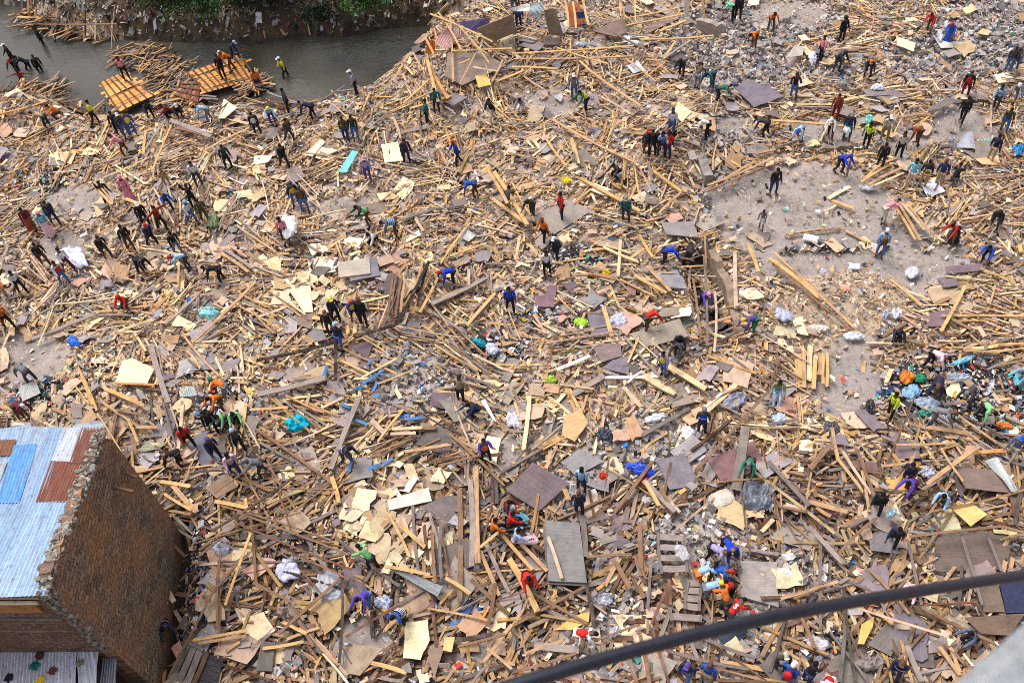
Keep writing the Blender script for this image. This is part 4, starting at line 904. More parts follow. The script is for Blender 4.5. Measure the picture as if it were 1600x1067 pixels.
B([(1457, 55), (1475, 65), (1515, 66), (1500, 74), (1470, 76)], (206, 200, 190), 'white broken sheet at the feet of the blue robe', .1)
B([(1552, 118), (1575, 112), (1590, 128), (1560, 130)], 'cream', 'cream board at the right edge below the hoodie', .1)
B([(1523, 248), (1560, 243), (1565, 258), (1535, 258)], (218, 180, 134), 'peach board under the tan trousers', .1)
B([(1335, 420), (1300, 500), (1301, 500)], (200, 170, 120), 'thin pale offcut on the chips', .02) if 0 else None
B([(1477, 417), (1535, 411), (1540, 422), (1478, 428)], (118, 100, 106), 'purple grey board under the blue jacket at right', .04)
B([(1440, 492), (1490, 480), (1478, 510), (1450, 510)], (122, 98, 104), 'purple board among the right hand planks', .08)
B([(633, 972), (668, 966), (672, 1000), (657, 1030), (629, 1028)], (236, 216, 172), 'big pale plywood sheet standing at the bottom middle', .07, .5)
B([(378, 965), (412, 955), (431, 985), (402, 1000), (380, 988)], (224, 198, 160), 'cream plywood sheet at the lower left', .08, .4)
B([(540, 1022), (553, 1005), (600, 1012), (562, 1055), (533, 1050)], (160, 140, 118), 'grey tan board near the bottom edge left of the big pale sheet', .06, .35)
B([(666, 1010), (682, 1005), (694, 1012), (678, 1062)], (138, 118, 100), 'narrow brown board right of the big pale sheet', .06, .4)
B([(694, 995), (711, 994), (706, 1018), (692, 1016)], (214, 180, 122), 'small honey board right of the narrow brown board', .06, .45)
B([(400, 1048), (408, 1000), (430, 1003), (425, 1048)], (104, 96, 90), 'dark grey board at the bottom left', .04, .4)
B([(863, 985), (900, 960), (922, 955), (921, 970), (892, 984)], (220, 176, 104), 'yellow plywood scrap above the flag scarf', .12, .4)
B([(1157, 875), (1214, 878), (1217, 948), (1156, 932)], (158, 148, 142), 'square concrete slab at the end of the digging chain', .02, .3, th=.15)
B([(1460, 832), (1590, 830), (1570, 890), (1462, 893)], (106, 92, 84), 'wide brown floor panels above the cable at right', .02, .12)
B([(1285, 1030), (1345, 1012), (1368, 1064), (1312, 1082)], (124, 114, 106), 'smooth concrete floor patch at the bottom', .04, .12)
B([(1340, 1005), (1346, 975), (1366, 962), (1364, 978), (1350, 1006)], (206, 170, 96), 'yellow board left of the grey board near the bottom right', .02, .5)
B([(1420, 1010), (1456, 1010), (1462, 1044), (1430, 1040)], (104, 94, 88), 'dark floor piece right of the white collared jacket', .03, .3)
B([(1195, 720), (1210, 640), (1211, 640)], DG, 'x', 0) if 0 else None
B([(1187, 610), (1225, 597), (1250, 605), (1220, 627), (1190, 625)], (150, 140, 136), 'grey board under the sage cardigan', .08, .25)
B([(875, 722), (905, 700), (945, 720), (900, 745)], (138, 132, 134), 'slate panel behind the pale blue shirt', .08, .3)
B([(880, 650), (905, 640), (920, 660), (898, 690), (878, 680)], (196, 160, 116), 'tan plywood door piece left of the rubble patch', .05, .4)
B([(922, 538), (970, 536), (972, 556), (940, 566)], (128, 108, 108), 'brownish panel with a wire loop on it', .04)
B([(940, 575), (957, 562), (990, 553), (981, 585)], (120, 112, 122), 'dark slate board below the wire loop panel', .04)
B([(1310, 560), (1300, 535), (1345, 530), (1340, 545)], DG, 'grey plate at the path edge', .08, .12) if 0 else None
# raised boards of the collapsed hut by the river
B([(797, 13, 2.0), (829, 6, 2.1), (826, 18, 1.9), (799, 18, 1.8)], 'white', 'white roof sheet of the collapsed hut', .02, clear=False)
sheet([(828, 6, 2.2), (851, 2, 2.3), (844, 30, 1.7), (826, 20, 1.9)], 'corr', (176, 188, 196), 'silver corrugated sheet hanging from the collapsed hut', jag=.1, group=CG, cat='metal sheet', clear=False)
B([(850, 16, 1.9), (868, 14, 1.9), (881, 57, .4), (858, 55, .4)], (142, 124, 108), 'tall brown board leaning on the hut', .02, clear=False)
B([(848, 56, .6), (875, 62, .5), (873, 71, .3), (849, 70, .4)], (120, 106, 100), 'brown board at the foot of the leaning board', .02)
B([(745, 45, 1.6), (800, 22, 1.9), (808, 50, .5), (765, 68, .4)], (150, 128, 108), 'brown plank wall of the collapsed hut', .02)
B([(716, 35, 1.4), (764, 28, 1.6), (766, 43, 1.0), (738, 53, .8)], (120, 108, 150), 'bluish slatted roof piece of the collapsed hut', .02, clear=False)
sheet([(675, 68, .5), (700, 43, 1.2), (724, 55, .9), (699, 79, .4)], 'corr', (196, 150, 150), 'pinkish corrugated sheet on the river side of the hut', jag=.06, group=CG, cat='metal sheet')
B([(664, 84, .4), (670, 62, 1.4), (679, 64, 1.4), (680, 84, .5)], (206, 122, 50), 'orange board standing at the river corner', .02, clear=False)
B([(700, 82), (760, 80), (792, 105), (722, 134), (694, 120)], (140, 122, 110), 'large fallen plank wall below the collapsed hut', .02, .5)
B([(742, 118), (760, 116), (768, 133), (748, 138)], (226, 190, 110), 'yellow slatted square below the fallen wall', .02, .6)
B([(882, 6, 1.0), (905, 4, 1.2), (912, 38, .5), (890, 42, .4)], (156, 86, 54), 'rust orange wall piece in the top frames', .02)
B([(900, 20, 1.2), (914, 18, 1.2), (918, 27, .9), (903, 30, .9)], (40, 70, 110), 'dark blue panel in the top frames', .02, clear=False)
B([(1067, 26, .4), (1070, 0, 1.5), (1078, 0, 1.5), (1075, 27, .4)], 'white', 'white door leaning at the top', .01, clear=False)
B([(1008, 45), (1050, 18), (1062, 30), (1015, 50)], (150, 126, 112), 'brown floor plate left of the white door', .03)
# floating roofs
def raft(pts, label, stripes, colr):
    Q = [unproj(x, y, WZ+.42) for x, y in pts]; c = sum(Q)/4
    root = empty('floating_roof', tuple(c)); tagit(root, label, 'roof', 'orange timber roofs floating in the river'); LM.append((sum(p[0] for p in pts)/4, sum(p[1] for p in pts)/4, label))
    rr = random.Random(stripes); nb = 14
    for i in range(nb):
        u0, u1 = i/nb, (i+.95)/nb; e = rr.uniform(-.09, .09); e2 = rr.uniform(-.1, .09)
        a = Q[0]*(1-u0)+Q[3]*u0; b = Q[0]*(1-u1)+Q[3]*u1; a2 = Q[1]*(1-u0)+Q[2]*u0; b2 = Q[1]*(1-u1)+Q[2]*u1
        A = (a+b)/2; Bb = (a2+b2)/2; d = Bb-A; A = A+d*e; Bb = Bb+d*e2
        col = np.array(s2l(colr))*rr.uniform(.6, 1.2)*np.array([1, rr.uniform(.85, 1.1), rr.uniform(.8, 1.5)])
        me = planks_mesh('board', np.array([A-c]), np.array([Bb-c]), np.array([np.linalg.norm(a-b)]), np.array([.03]), np.array([rr.uniform(-.05, .05)]), np.array([col]), i+stripes, MAT['wood'])
        link('board', me, root)
    for i in range(stripes):
        u = (i+.5)/stripes; A = Q[0]*(1-u)+Q[1]*u; Bb = Q[3]*(1-u)+Q[2]*u
        me = planks_mesh('batten', np.array([A-c+[0, 0, .06]]), np.array([Bb-c+[0, 0, .06]]), np.array([.09]), np.array([.06]), np.zeros(1), np.array([LP['red']*.8]), i+50, MAT['wood'])
        link('batten', me, root)
raft([(153, 131), (196, 112), (246, 148), (181, 178)], 'left orange timber roof floating in the river', 6, (228, 166, 88))
raft([(288, 116), (378, 84), (403, 122), (320, 146)], 'right orange timber roof floating in the river', 10, (228, 164, 84))
raft([(270, 152), (288, 130), (312, 128), (308, 166)], 'small rust coloured timber piece between the floating roofs', 4, (150, 96, 60))
def C(pts, colr, label, jag=.03, lift=.4): return sheet(pts, 'corr', colr, label, lift, jag, group=CG, cat='metal sheet')
C([(29, 606), (55, 594), (63, 614), (35, 627)], (196, 198, 194), 'pale corrugated sheet below the grey bent person at far left')
C([(283, 605), (303, 603), (308, 617), (285, 620)], (186, 196, 196), 'small pale corrugated sheet left of the orange shirt')
C([(213, 703), (233, 689), (259, 692), (250, 703)], (206, 206, 178), 'cream bent corrugated sheet beside the stone wall', .1)
C([(979, 103), (996, 96), (1008, 110), (990, 115)], (206, 212, 222), 'silver corrugated sheet at upper middle')
C([(1495, 229), (1508, 207), (1520, 207), (1524, 233)], (190, 192, 202), 'grey corrugated sheet left of the teal tarpaulin')
C([(1395, 252), (1405, 240), (1422, 244), (1410, 256)], (180, 180, 188), 'grey corrugated sheet at the feet of the beige shirts', .03, .25)
C([(716, 368), (727, 356), (744, 367), (733, 378)], (198, 200, 200), 'small silver corrugated sheet in the middle left field')
C([(1540, 718), (1561, 714), (1591, 766), (1580, 769)], (186, 190, 192), 'twisted silver corrugated sheet by the large brown panel', .1, .6)
C([(608, 888), (640, 895), (692, 917), (684, 932), (622, 908)][:1]+[(630, 890), (692, 916), (684, 932)], (176, 182, 184), 'long silver corrugated strip right of the violet shirt', .02, .6)
C([(1438, 290), (1462, 277), (1478, 300), (1452, 308)], (200, 200, 212), 'white corrugated sheet under the four by the tin', .04, .3)
C([(1130, 1018), (1120, 985), (1165, 975), (1166, 992)], (70, 90, 110), 'dark blue corrugated sheet behind the cable', .02, .3)
C([(14, 668), (20, 660), (45, 658), (52, 672)], (214, 214, 218), 'curled white corrugated sheet behind the house roof', .1, .5)
C([(960, 352), (958, 340), (985, 345), (983, 356)], (160, 162, 170), 'grey metal scrap at the feet of the teal coat', .02, .2)
C([(864, 150), (873, 145), (880, 150), (876, 160)], (186, 184, 178), 'pale corrugated scrap on the ground left of the blue jeans', .02, .2)
def T(x, y, w, h, colr, label, plastic=False, bulk=.35, a=0, lift=.25, cat='cloth'):
    ca, sa = math.cos(R(a)), math.sin(R(a)); pts = [(x+u*w*ca-v*h*sa, y+u*w*sa+v*h*ca) for u, v in ((-.5, -.5), (.5, -.4), (.45, .5), (-.55, .42))]
    return sheet(pts, 'cloth', colr, label, lift, bulk, mat=MAT['plastic'] if plastic else MAT['cloth'], cat=cat, group=TG, name='plastic_bag' if cat == 'bag' else 'crumpled_cloth', clear=bulk < .5)
T(117, 536, 22, 16, (30, 110, 220), 'bright blue plastic bag at the left', True, .6, cat='bag')
T(328, 490, 32, 20, (140, 205, 210), 'pale turquoise plastic bundle left of the cream ribbed panel', True, .5, cat='bag')
T(466, 662, 38, 28, (20, 190, 215), 'vivid turquoise cloth heap in the left middle', False, .6)
T(968, 502, 32, 26, (205, 205, 220), 'translucent white plastic bag left of the red top', True, .6, cat='bag')
T(909, 504, 22, 14, (170, 215, 70), 'lime green cloth in the centre', False, .3)
T(947, 427, 15, 13, (235, 200, 40), 'yellow cloth above the slate panel', False, .3)
T(886, 282, 17, 11, (225, 200, 50), 'tangle of yellow net at the upper centre', False, .3)
T(862, 594, 18, 13, (175, 215, 80), 'lime plastic bag left of the white tube', True, .4, cat='bag')
T(1055, 562, 20, 10, (150, 150, 160), 'grey rag by the dark grey person', False, .3) 
T(1185, 775, 55, 60, (104, 108, 120), 'large crumpled dark grey tarpaulin right of the concrete chunk', True, .6, 20)
T(1205, 777, 16, 50, (150, 164, 190), 'blue grey plastic panel right of the dark tarpaulin', True, .2)
T(1002, 733, 50, 22, (40, 80, 200), 'crumpled blue tarpaulin left of the purplish patterned panel', True, .4, 15)
T(945, 680, 30, 24, (70, 74, 92), 'dark plastic heap above the rubble patch', True, .5, -20)
T(1005, 750, 20, 10, (220, 60, 50), 'red cloth on the blue tarpaulin', False, .3, -20)
T(942, 743, 12, 12, (225, 70, 40), 'small red orange cloth near the slate panel', False, .3)
T(450, 890, 36, 46, (188, 188, 212), 'pale lilac plastic sheet left of the crossing poles', True, .15, 20, .4)
T(515, 915, 44, 60, (160, 162, 172), 'grey translucent plastic sheet stretched between poles', True, .2, -12, .4)
T(345, 852, 34, 36, (170, 172, 186), 'grey plastic sheet by the bright litter', True, .3, -30)
T(945, 936, 34, 22, (205, 205, 215), 'white and purple striped cloth heap in the rubble', False, .6, -20)
T(962, 990, 18, 28, (192, 196, 204), 'pale crumpled plastic above the cable', True, .4, 15)
T(1066, 862, 22, 34, (190, 186, 188), 'white cloth hanging on the wooden steps', False, .2, -35, .6)
T(452, 352, 26, 40, (236, 238, 240), 'big white sack carried on the back', True, .5, 0, 1.0, 'bag')
T(118, 400, 44, 32, (205, 205, 222), 'white sheet dragged by the white shirted person', True, .3, 30, .5)
T(333, 344, 18, 28, (120, 134, 96), 'olive green sack dragged over the planks', True, .4, 10, .4, 'bag')
T(1270, 92, 14, 18, (225, 228, 238), 'white sack beside the salmon shirt', True, .6, 0, .3, 'bag')
T(1469, 56, 9, 20, (230, 230, 232), 'white bag between the red top and the blue robe', True, .4, 0, .4, 'bag')
T(1324, 204, 12, 12, (235, 235, 240), 'white bag at the waist of the navy vest', True, .4, 0, .9, 'bag')
T(1372, 138, 24, 9, (222, 226, 236), 'translucent plastic lying on the grey tray', True, .4, 0, .5)
T(1543, 228, 20, 20, (90, 200, 180), 'teal tarpaulin at the right', True, .4)
T(1592, 234, 20, 16, (20, 130, 190), 'blue tarpaulin cut by the right edge', True, .4)
T(1358, 188, 14, 14, (110, 200, 190), 'mint green bag above the lime shirt', True, .4, cat='bag')
T(1418, 590, 26, 24, (232, 140, 60), 'orange cloth heap in the trash', False, .5)
T(1438, 592, 18, 14, (60, 160, 120), 'green cloth right of the orange cloth', False, .4)
T(1425, 612, 30, 22, (140, 180, 210), 'sky blue cloth below the orange cloth', False, .4, -10)
T(1448, 630, 44, 20, (165, 178, 196), 'pale blue grey sheet in the lower trash', False, .3, 8)
T(1445, 645, 20, 12, (80, 150, 135), 'teal green rag at the lower trash edge', False, .3)
T(1568, 665, 30, 10, (225, 140, 70), 'orange rag at the right of the trash', False, .3, 15)
T(1592, 595, 18, 22, (120, 200, 225), 'light cyan bundle at the right edge', False, .6)
T(1505, 563, 40, 8, (140, 210, 235), 'long cyan tube of plastic in the trash', True, .2, -18)
T(1500, 590, 40, 14, (190, 200, 215), 'pale plastic heap in the upper trash', True, .4)
T(1482, 648, 22, 18, (195, 190, 210), 'pale lilac bag in the lower trash', True, .4, cat='bag')
T(1425, 425, 22, 18, (205, 208, 218), 'white plastic on the chips right of the path', True, .25)
T(1402, 490, 18, 20, (210, 206, 218), 'white sack above the navy crouching person', True, .4, cat='bag')
T(1384, 492, 14, 14, (180, 186, 204), 'bluish sack left of the white sack', True, .4, cat='bag')
T(1225, 492, 34, 20, (180, 186, 206), 'pale blue plastic at the edge of the chips', True, .25, 20)
T(1280, 512, 34, 10, (222, 218, 208), 'long white rag on the chips', False, .2, 5)
T(1335, 525, 30, 14, (214, 222, 232), 'white plastic on the path', True, .25)
T(1320, 450, 20, 11, (240, 168, 150), 'pink and grey cloth on the chips', False, .2, 15)
T(1336, 416, 20, 10, (216, 218, 230), 'flat white plastic box on bare ground', True, .1)
T(1268, 372, 26, 12, (205, 205, 212), 'translucent sheet on the yard edge', True, .1, 10)
T(1358, 292, 26, 10, (212, 212, 220), 'white rags at the stacked yard timber', True, .2)
T(770, 545, 22, 22, (205, 208, 224), 'white plastic bundle by the teal cloth', True, .4)
T(750, 536, 24, 10, (50, 175, 190), 'teal cloth in the centre', False, .4, 20)
T(802, 657, 24, 26, (226, 220, 226), 'white and red sack right of the cream panel', True, .4, 30, cat='bag')
T(1075, 745-70, 22, 26, (220, 216, 224), 'printed white sack left of the blue vest', True, .2, 10, cat='bag')
T(1026, 652, 36, 14, (222, 222, 230), 'white paper heap above the rubble patch', True, .2, -15)
T(1150, 700-75, 40, 30, (140, 140, 158), 'grey knotted plastic right of the blue vest', True, .4, -25)
T(1218, 655, 24, 22, (176, 190, 214), 'pale blue plastic left of the person carrying planks', True, .3, -20)
T(980, 60, 18, 11, (225, 230, 235), 'white plastic at the top middle timber', True, .3, -15)
T(992, 67, 24, 7, (200, 222, 228), 'long pale plastic right of the white plastic', True, .2)
T(905, 69, 34, 6, (196, 216, 226), 'flattened pale plastic strip near the hut', True, .2)
T(1415, 870-640, 1, 1, (200, 200, 200), 'x', True) if 0 else None
T(735, 953, 34, 22, (60, 110, 190), 'blue painted cloth lower middle', False, .1, 15, .2)
T(718, 975, 30, 16, (70, 120, 190), 'second blue patch below the blue painted cloth', False, .1, 10, .2)
T(602, 940, 30, 28, (196, 204, 224), 'pale blue white bundle below the violet shirt', False, .4, -20)
T(1278, 1005, 42, 24, (200, 196, 200), 'white torn cloth above the beige hat', False, .3, 15)
T(1360, 1038, 40, 26, (150, 140, 136), 'grey brown cloth heap on the smooth floor', False, .5)
T(1430, 1000, 34, 18, (62, 66, 78), 'black plastic right of the grey board near the bottom right', True, .4)
T(1450, 738, 24, 22, (186, 190, 204), 'white and grey plastic right of the navy T-shirt', True, .4)
T(1393, 802, 20, 14, (190, 220, 225), 'pale cyan bag held by the navy top below', True, .5, -30, .8, 'bag')
T(1300, 725-55, 26, 20, (86, 82, 92), 'black sack on the path', True, .5, cat='bag')
T(1360, 637, 18, 22, (60, 58, 64), 'black sack left of the lime floral clothes', True, .6, cat='bag')
T(530, 150, 16, 10, (120, 200, 190), 'mint cloth on a stick at the bank', False, .3)
T(205, 166, 22, 14, (210, 206, 206), 'white rags at the tip of the left floating roof', False, .3)
T(310, 158, 18, 14, (214, 216, 222), 'white rags between the floating roofs and bank', False, .3)
T(210, 54, 14, 14, (190, 170, 40), 'yellow rag on the far bank', False, .3)
T(470, 100, .1, .1, (1, 1, 1), 'x') if 0 else None
# concrete lumps
def lump(x, y, r, label, colr=(196, 186, 172), flat=.35, lift=.25):
    g = G(x, y, lift); bm = bmesh.new(); bmesh.ops.create_icosphere(bm, subdivisions=3, radius=1); sd = x*.37
    rr = random.Random(int(x))
    pl = [(np.array([rr.gauss(0, 1), rr.gauss(0, 1), rr.gauss(0, .6)]), rr.uniform(.5, .85)) for _ in range(12)]
    for v in bm.verts:
        p = np.array(v.co)
        for nn, d in pl:
            nn = nn/np.linalg.norm(nn); k = p @ nn
            if k > d: p = p-nn*(k-d)
        p = p*(1+.08*(float(vnoise(p[0]*3+sd, p[1]*3+p[2]*2, .5))-.5)); v.co = (p[0]*r, p[1]*r*.85, p[2]*r*flat)
    V = np.array([v.co for v in bm.verts]); F = [[v.index for v in f.verts] for f in bm.faces]; bm.free()
    o = simple('concrete_chunk', V, F, s2l(colr), MAT['stone'], loc=tuple(g)); tagit(o, label, 'concrete chunk', 'large lumps of concrete'); LM.append((x, y, label)); return o
lump(1127, 780, .62, 'large pale concrete chunk left of the dark tarpaulin')
lump(1013, 782, .3, 'small grey concrete lump left of the large chunk', (176, 172, 172))
lump(1018, 928, .32, 'pale concrete lump in the lower rubble', (168, 156, 146))
lump(1045, 258, .22, 'round stone by the feet of the red jersey', (150, 138, 130), .8)
lump(598, 448, .25, 'grey stone above the orange hat', (170, 164, 160))
lump(1232, 870, .3, 'white broken stone by the square slab', (212, 210, 208))
lump(1228, 893, .28, 'white flat stone below the broken one', (214, 212, 208))
# broken wall and posts of the ditch
def prism(name, Ptop, z0, z1, colr, mat, parent=None, uvs=1.0):
    n = len(Ptop); V = [np.array([p[0], p[1], z1(i) if callable(z1) else z1]) for i, p in enumerate(Ptop)]+[np.array([p[0], p[1], z0]) for p in Ptop]
    F = [list(range(n))]+[[i, n+i, n+(i+1) % n, (i+1) % n] for i in range(n)]; F = [f[::-1] for f in F]
    VV = []; FF = []; UV = []
    for f in F:
        b = len(VV); pts = [V[i] for i in f]; nn = np.cross(pts[1]-pts[0], pts[2]-pts[0]); nn /= np.linalg.norm(nn)+1e-9
        ax = np.array([1., 0, 0]) if abs(nn[2]) > .7 else np.cross([0, 0, 1.], nn); ax /= np.linalg.norm(ax); ay = np.cross(nn, ax)
        for p in pts: VV.append(p); UV.append((p @ ax*uvs, p @ ay*uvs))
        FF.append(list(range(b, b+len(f))))
    o = simple(name, VV, FF, colr, mat, parent, uv=np.array(UV))
    bm = bmesh.new(); bm.from_mesh(o.data); bmesh.ops.remove_doubles(bm, verts=bm.verts, dist=1e-5); bmesh.ops.recalc_face_normals(bm, faces=bm.faces); bm.to_mesh(o.data); bm.free()
    return o
def wall_strip(pts, h, thick, colr, label, name='broken_wall', mat='stone', cat='wall'):
    Q = [unproj(x, y, h)[:2] for x, y in pts]; L = []; Rr = []
    rr = random.Random(int(pts[0][0]))
    PP = []
    for a, b in zip(Q[:-1], Q[1:]):
        k = max(2, int(np.linalg.norm(b-a)/.25))
        for i in range(k): PP.append(a+(b-a)*i/k)
    PP.append(Q[-1]); n = len(PP); V = []; 
    for i, p in enumerate(PP):
        d = PP[min(i+1, n-1)]-PP[max(i-1, 0)]; d = d/np.linalg.norm(d); s = np.array([-d[1], d[0]])*thick/2
        z = h+rr.uniform(-.18, .12)
        V += [[*(p+s*rr.uniform(.85, 1.1)), z], [*(p-s*rr.uniform(.85, 1.1)), z+rr.uniform(-.06, .06)], [*(p+s), -1.6], [*(p-s), -1.6]]
    F = []
    for i in range(n-1):
        b = 4*i; F += [[b, b+1, b+5, b+4], [b, b+4, b+6, b+2], [b+1, b+3, b+7, b+5]]
    F += [[0, 2, 3, 1], [4*n-4, 4*n-3, 4*n-1, 4*n-2]]
    o = simple(name, V, F, s2l(colr), MAT[mat]); tagit(o, label, cat, 'remains of walls'); LM.append((*pts[len(pts)//2], label)); return o
wall_strip([(1113, 385), (1140, 450), (1160, 530)], .45, .35, (150, 130, 114), 'broken earth and stone wall along the right side of the ditch')
wall_strip([(1060, 160), (1085, 215), (1108, 275)], .75, .45, (150, 142, 136), 'low rubble wall running down to the yard')
wall_strip([(1245, 230), (1330, 226), (1430, 232)], .15, .3, (146, 132, 122), 'low foundation edge behind the yard')
wall_strip([(1088, 836), (1158, 858), (1216, 866)], .25, .16, (150, 132, 126), 'upper foundation edge of the dug out rooms')
wall_strip([(1112, 888), (1156, 900), (1157, 858)], .25, .14, (156, 142, 136), 'middle foundation edge left of the square slab')
wall_strip([(1022, 946), (1100, 962), (1160, 975)], .25, .16, (136, 116, 106), 'lower foundation edge above the cable')
wall_strip([(1157, 934), (1158, 965)], .25, .12, (150, 140, 134), 'short foundation edge below the square slab')
wall_strip([(1090, 30), (1115, 34), (1135, 38)], .7, .35, (176, 162, 152), 'piece of brick wall still standing at the top')
# stairs made of timber
def steps(pts, n, label):
    a, b, c, d = [G(x, y, .55) for x, y in pts]; o0 = (a+b+c+d)/4
    root = empty('wooden_steps', tuple(o0)); tagit(root, label, 'steps', 'timber steps in the ruins'); LM.append((sum(p[0] for p in pts)/4, sum(p[1] for p in pts)/4, label))
    for p, q in ((a, d), (b, c)): link('rail', planks_mesh('rail', np.array([p-o0]), np.array([q-o0]), np.array([.1]), np.array([.12]), np.zeros(1), np.array([LP['dgrey']]), 3, MAT['wood']), root)
    for i in range(n):
        t = (i+.5)/n; link('tread', planks_mesh('tread', np.array([a*(1-t)+d*t-o0]), np.array([b*(1-t)+c*t-o0]), np.array([.24]), np.array([.04]), np.zeros(1), np.array([LP['grey']*.9]), i, MAT['wood']), root)
steps([(1028, 830), (1070, 834), (1074, 895), (1034, 897)], 4, 'grey wooden steps with a white cloth on them')
steps([(1076, 905), (1098, 905), (1092, 955), (1070, 952)], 4, 'narrow wooden ladder below the steps')
steps([(1048, 955), (1096, 960), (1094, 972), (1050, 970)], 1, 'short framed step above the cable')
steps([(262, 1062), (290, 1000), (318, 1016), (296, 1075)], 3, 'honey timber frame over dark corrugated iron at the bottom left')
C([(266, 1062), (290, 1004), (316, 1018), (294, 1073)], (72, 70, 74), 'dark corrugated iron under the honey timber frame', .01, .35)
C([(306, 1075), (322, 1020), (350, 1028), (336, 1080)], (78, 78, 84), 'second dark corrugated iron right of the timber frame', .01, .35)
# ------------------------------------------------------------------ the stone house at lower left
ZR = 6.6; ZA = 6.6; ZB = 7.9
def house():
    A = unproj(165, 672, ZA+.25); Bc = unproj(75, 924, ZB+.1); d = (A-Bc); d[2] = 0; Lw = np.linalg.norm(d); d /= Lw; nrm = np.array([d[1], -d[0], 0.])  # outward (to the right)
    if nrm[0] < 0: nrm = -nrm
    root = empty('stone_house', (Bc[0], Bc[1], 0)); tagit(root, 'stone house with patched blue, white and rusty corrugated roof', 'house'); LM.append((120, 830, 'stone house')); O = np.array([Bc[0], Bc[1], 0])
    # gable wall, ragged top
    rr = random.Random(5); n = 34; V = []; F = []; UV = []; ny = 10
    for side in (0, 1):
        off = nrm*(0 if side == 0 else -.34)
        for i in range(n+1):
            t = i/n; top = ZA*t+ZB*(1-t)+.25+rr.uniform(-.1, .1)-(.5*max(0, .08-t)/.08)-(.6*max(0, t-.93)/.07)
            base = Bc+d*(Lw*t); base[2] = 0
            for j in range(ny+1):
                z = -1.2+(top+1.2)*j/ny; w = .04*(vnoise(t*20, z*3, 1, side)-.5)
                V.append(base+off+nrm*float(w)+np.array([0, 0, z])); UV.append((t*Lw, z))
    m = (n+1)*(ny+1)
    for side in (0, 1):
        for i in range(n):
            for j in range(ny):
                a = side*m+i*(ny+1)+j; q = [a, a+ny+1, a+ny+2, a+1]; F.append(q if side else q[::-1])
    for i in range(n): a = i*(ny+1)+ny; F.append([a, a+ny+1, a+ny+1+m, a+m])
    for i in (0, n): F += [[i*(ny+1)+j, i*(ny+1)+j+1, m+i*(ny+1)+j+1, m+i*(ny+1)+j] for j in range(ny)]
    simple('gable_wall', np.array(V)-O, F, (1, 1, 1), MAT['masonry'], root, uv=np.array(UV))
    # coping of rough stones and mortar along the top and down the near corner
    V = []; F = []
    def stone(c, r, s_):
        r2 = random.Random(s_); bm = bmesh.new(); bmesh.ops.create_icosphere(bm, subdivisions=1, radius=1); b = len(V); vv = list(bm.verts); ang = r2.uniform(0, 3)
        for v in vv:
            k = r2.uniform(.75, 1.15); p = np.array(v.co)*k*r; p = np.array([p[0]*math.cos(ang)-p[1]*math.sin(ang)*.8, p[0]*math.sin(ang)+p[1]*.8*math.cos(ang), p[2]*.7]); V.append(c+p-O)
        for f in bm.faces: F.append([b+v.index for v in f.verts])
        bm.free()
    cols = []
    for i in range(750):
        t = rr.random(); c = Bc+d*Lw*t-nrm*rr.uniform(-.04, .42); c[2] = ZA*t+ZB*(1-t)+.3+rr.uniform(-.2, -.04)-(.4*max(0, .08-t)/.08); k0 = len(V); stone(c, .03+.11*rr.random()**3, i)
        cc = np.array(s2l((158, 150, 142)))*rr.uniform(.4, 1.4); cols += [cc]*(len(V)-k0)
    for i in range(260):
        t = i/260; z = ZB+.1-t*4.3; c = Bc-nrm*rr.uniform(-.01, .3)+d*rr.uniform(-.08, .02+.5*rr.random()**2); c[2] = z; k0 = len(V); stone(c, .035+.08*rr.random()**2, 900+i)
        cc = np.array(s2l((140, 130, 122)))*rr.uniform(.5, 1.3); cols += [cc]*(len(V)-k0)
    simple('coping_stones', np.array(V), F, np.array(cols), MAT['stone'], root)
    # roof sheets: corners in photo pixels on the roof plane
    def rz(x, y): return ZB-.02
    def roof(pts, colr, name, dz=0.0, lbl=None):
        Q = [unproj(x, y, ZA+(ZB-ZA)*(y-672)/252-.06+dz)[:] for x, y in pts]; a, b, c2, e = Q; L1 = np.linalg.norm(b-a); nx = int(L1/.027); nyy = 4; VV = []; UU = []
        for j in range(nyy+1):
            v = j/nyy
            for i in range(nx+1):
                u = i/nx; p = (a*(1-u)+b*u)*(1-v)+(e*(1-u)+c2*u)*v; VV.append(p+np.array([0, 0, .024*math.sin(i*PI/2)+.01*math.sin(v*5+a[0])])-O); UU.append((u*L1, v*3+a[0]))
        FF = [[j*(nx+1)+i, j*(nx+1)+i+1, (j+1)*(nx+1)+i+1, (j+1)*(nx+1)+i] for j in range(nyy) for i in range(nx)]
        o = simple(name, VV, FF, s2l(colr), MAT['corr'], root, uv=np.array(UU)); o.modifiers.new('t', 'SOLIDIFY').thickness = .005
        if lbl: o['label'] = lbl
    ext = [(-330, 668), (-330, 790), (-330, 935)]
    GL = (176, 200, 226)
    roof([(-260, 690), (45, 666), (10, 800), (-300, 810)], GL, 'roof_sheet')
    roof([(42, 666), (78, 667), (36, 790), (4, 790)], (178, 198, 222), 'roof_sheet', .012)
    roof([(74, 667), (104, 667), (66, 790), (30, 790)], (166, 190, 220), 'roof_sheet', .02)
    roof([(100, 668), (132, 667), (112, 722), (80, 720)], (214, 222, 236), 'roof_sheet', .045, 'whitish roof sheet')
    roof([(118, 662), (162, 661), (158, 672), (112, 672)], (190, 202, 216), 'roof_sheet', .03)
    roof([(128, 668), (164, 668), (142, 724), (108, 724)], (146, 96, 80), 'roof_sheet', .06, 'rusty brown roof sheet, upper')
    roof([(80, 719), (142, 720), (116, 784), (56, 784)], (150, 94, 78), 'roof_sheet', .05, 'rusty brown roof sheet, lower')
    roof([(22, 696), (58, 693), (30, 786), (-6, 786)], (116, 176, 236), 'roof_sheet', .055, 'bright blue roof sheet')
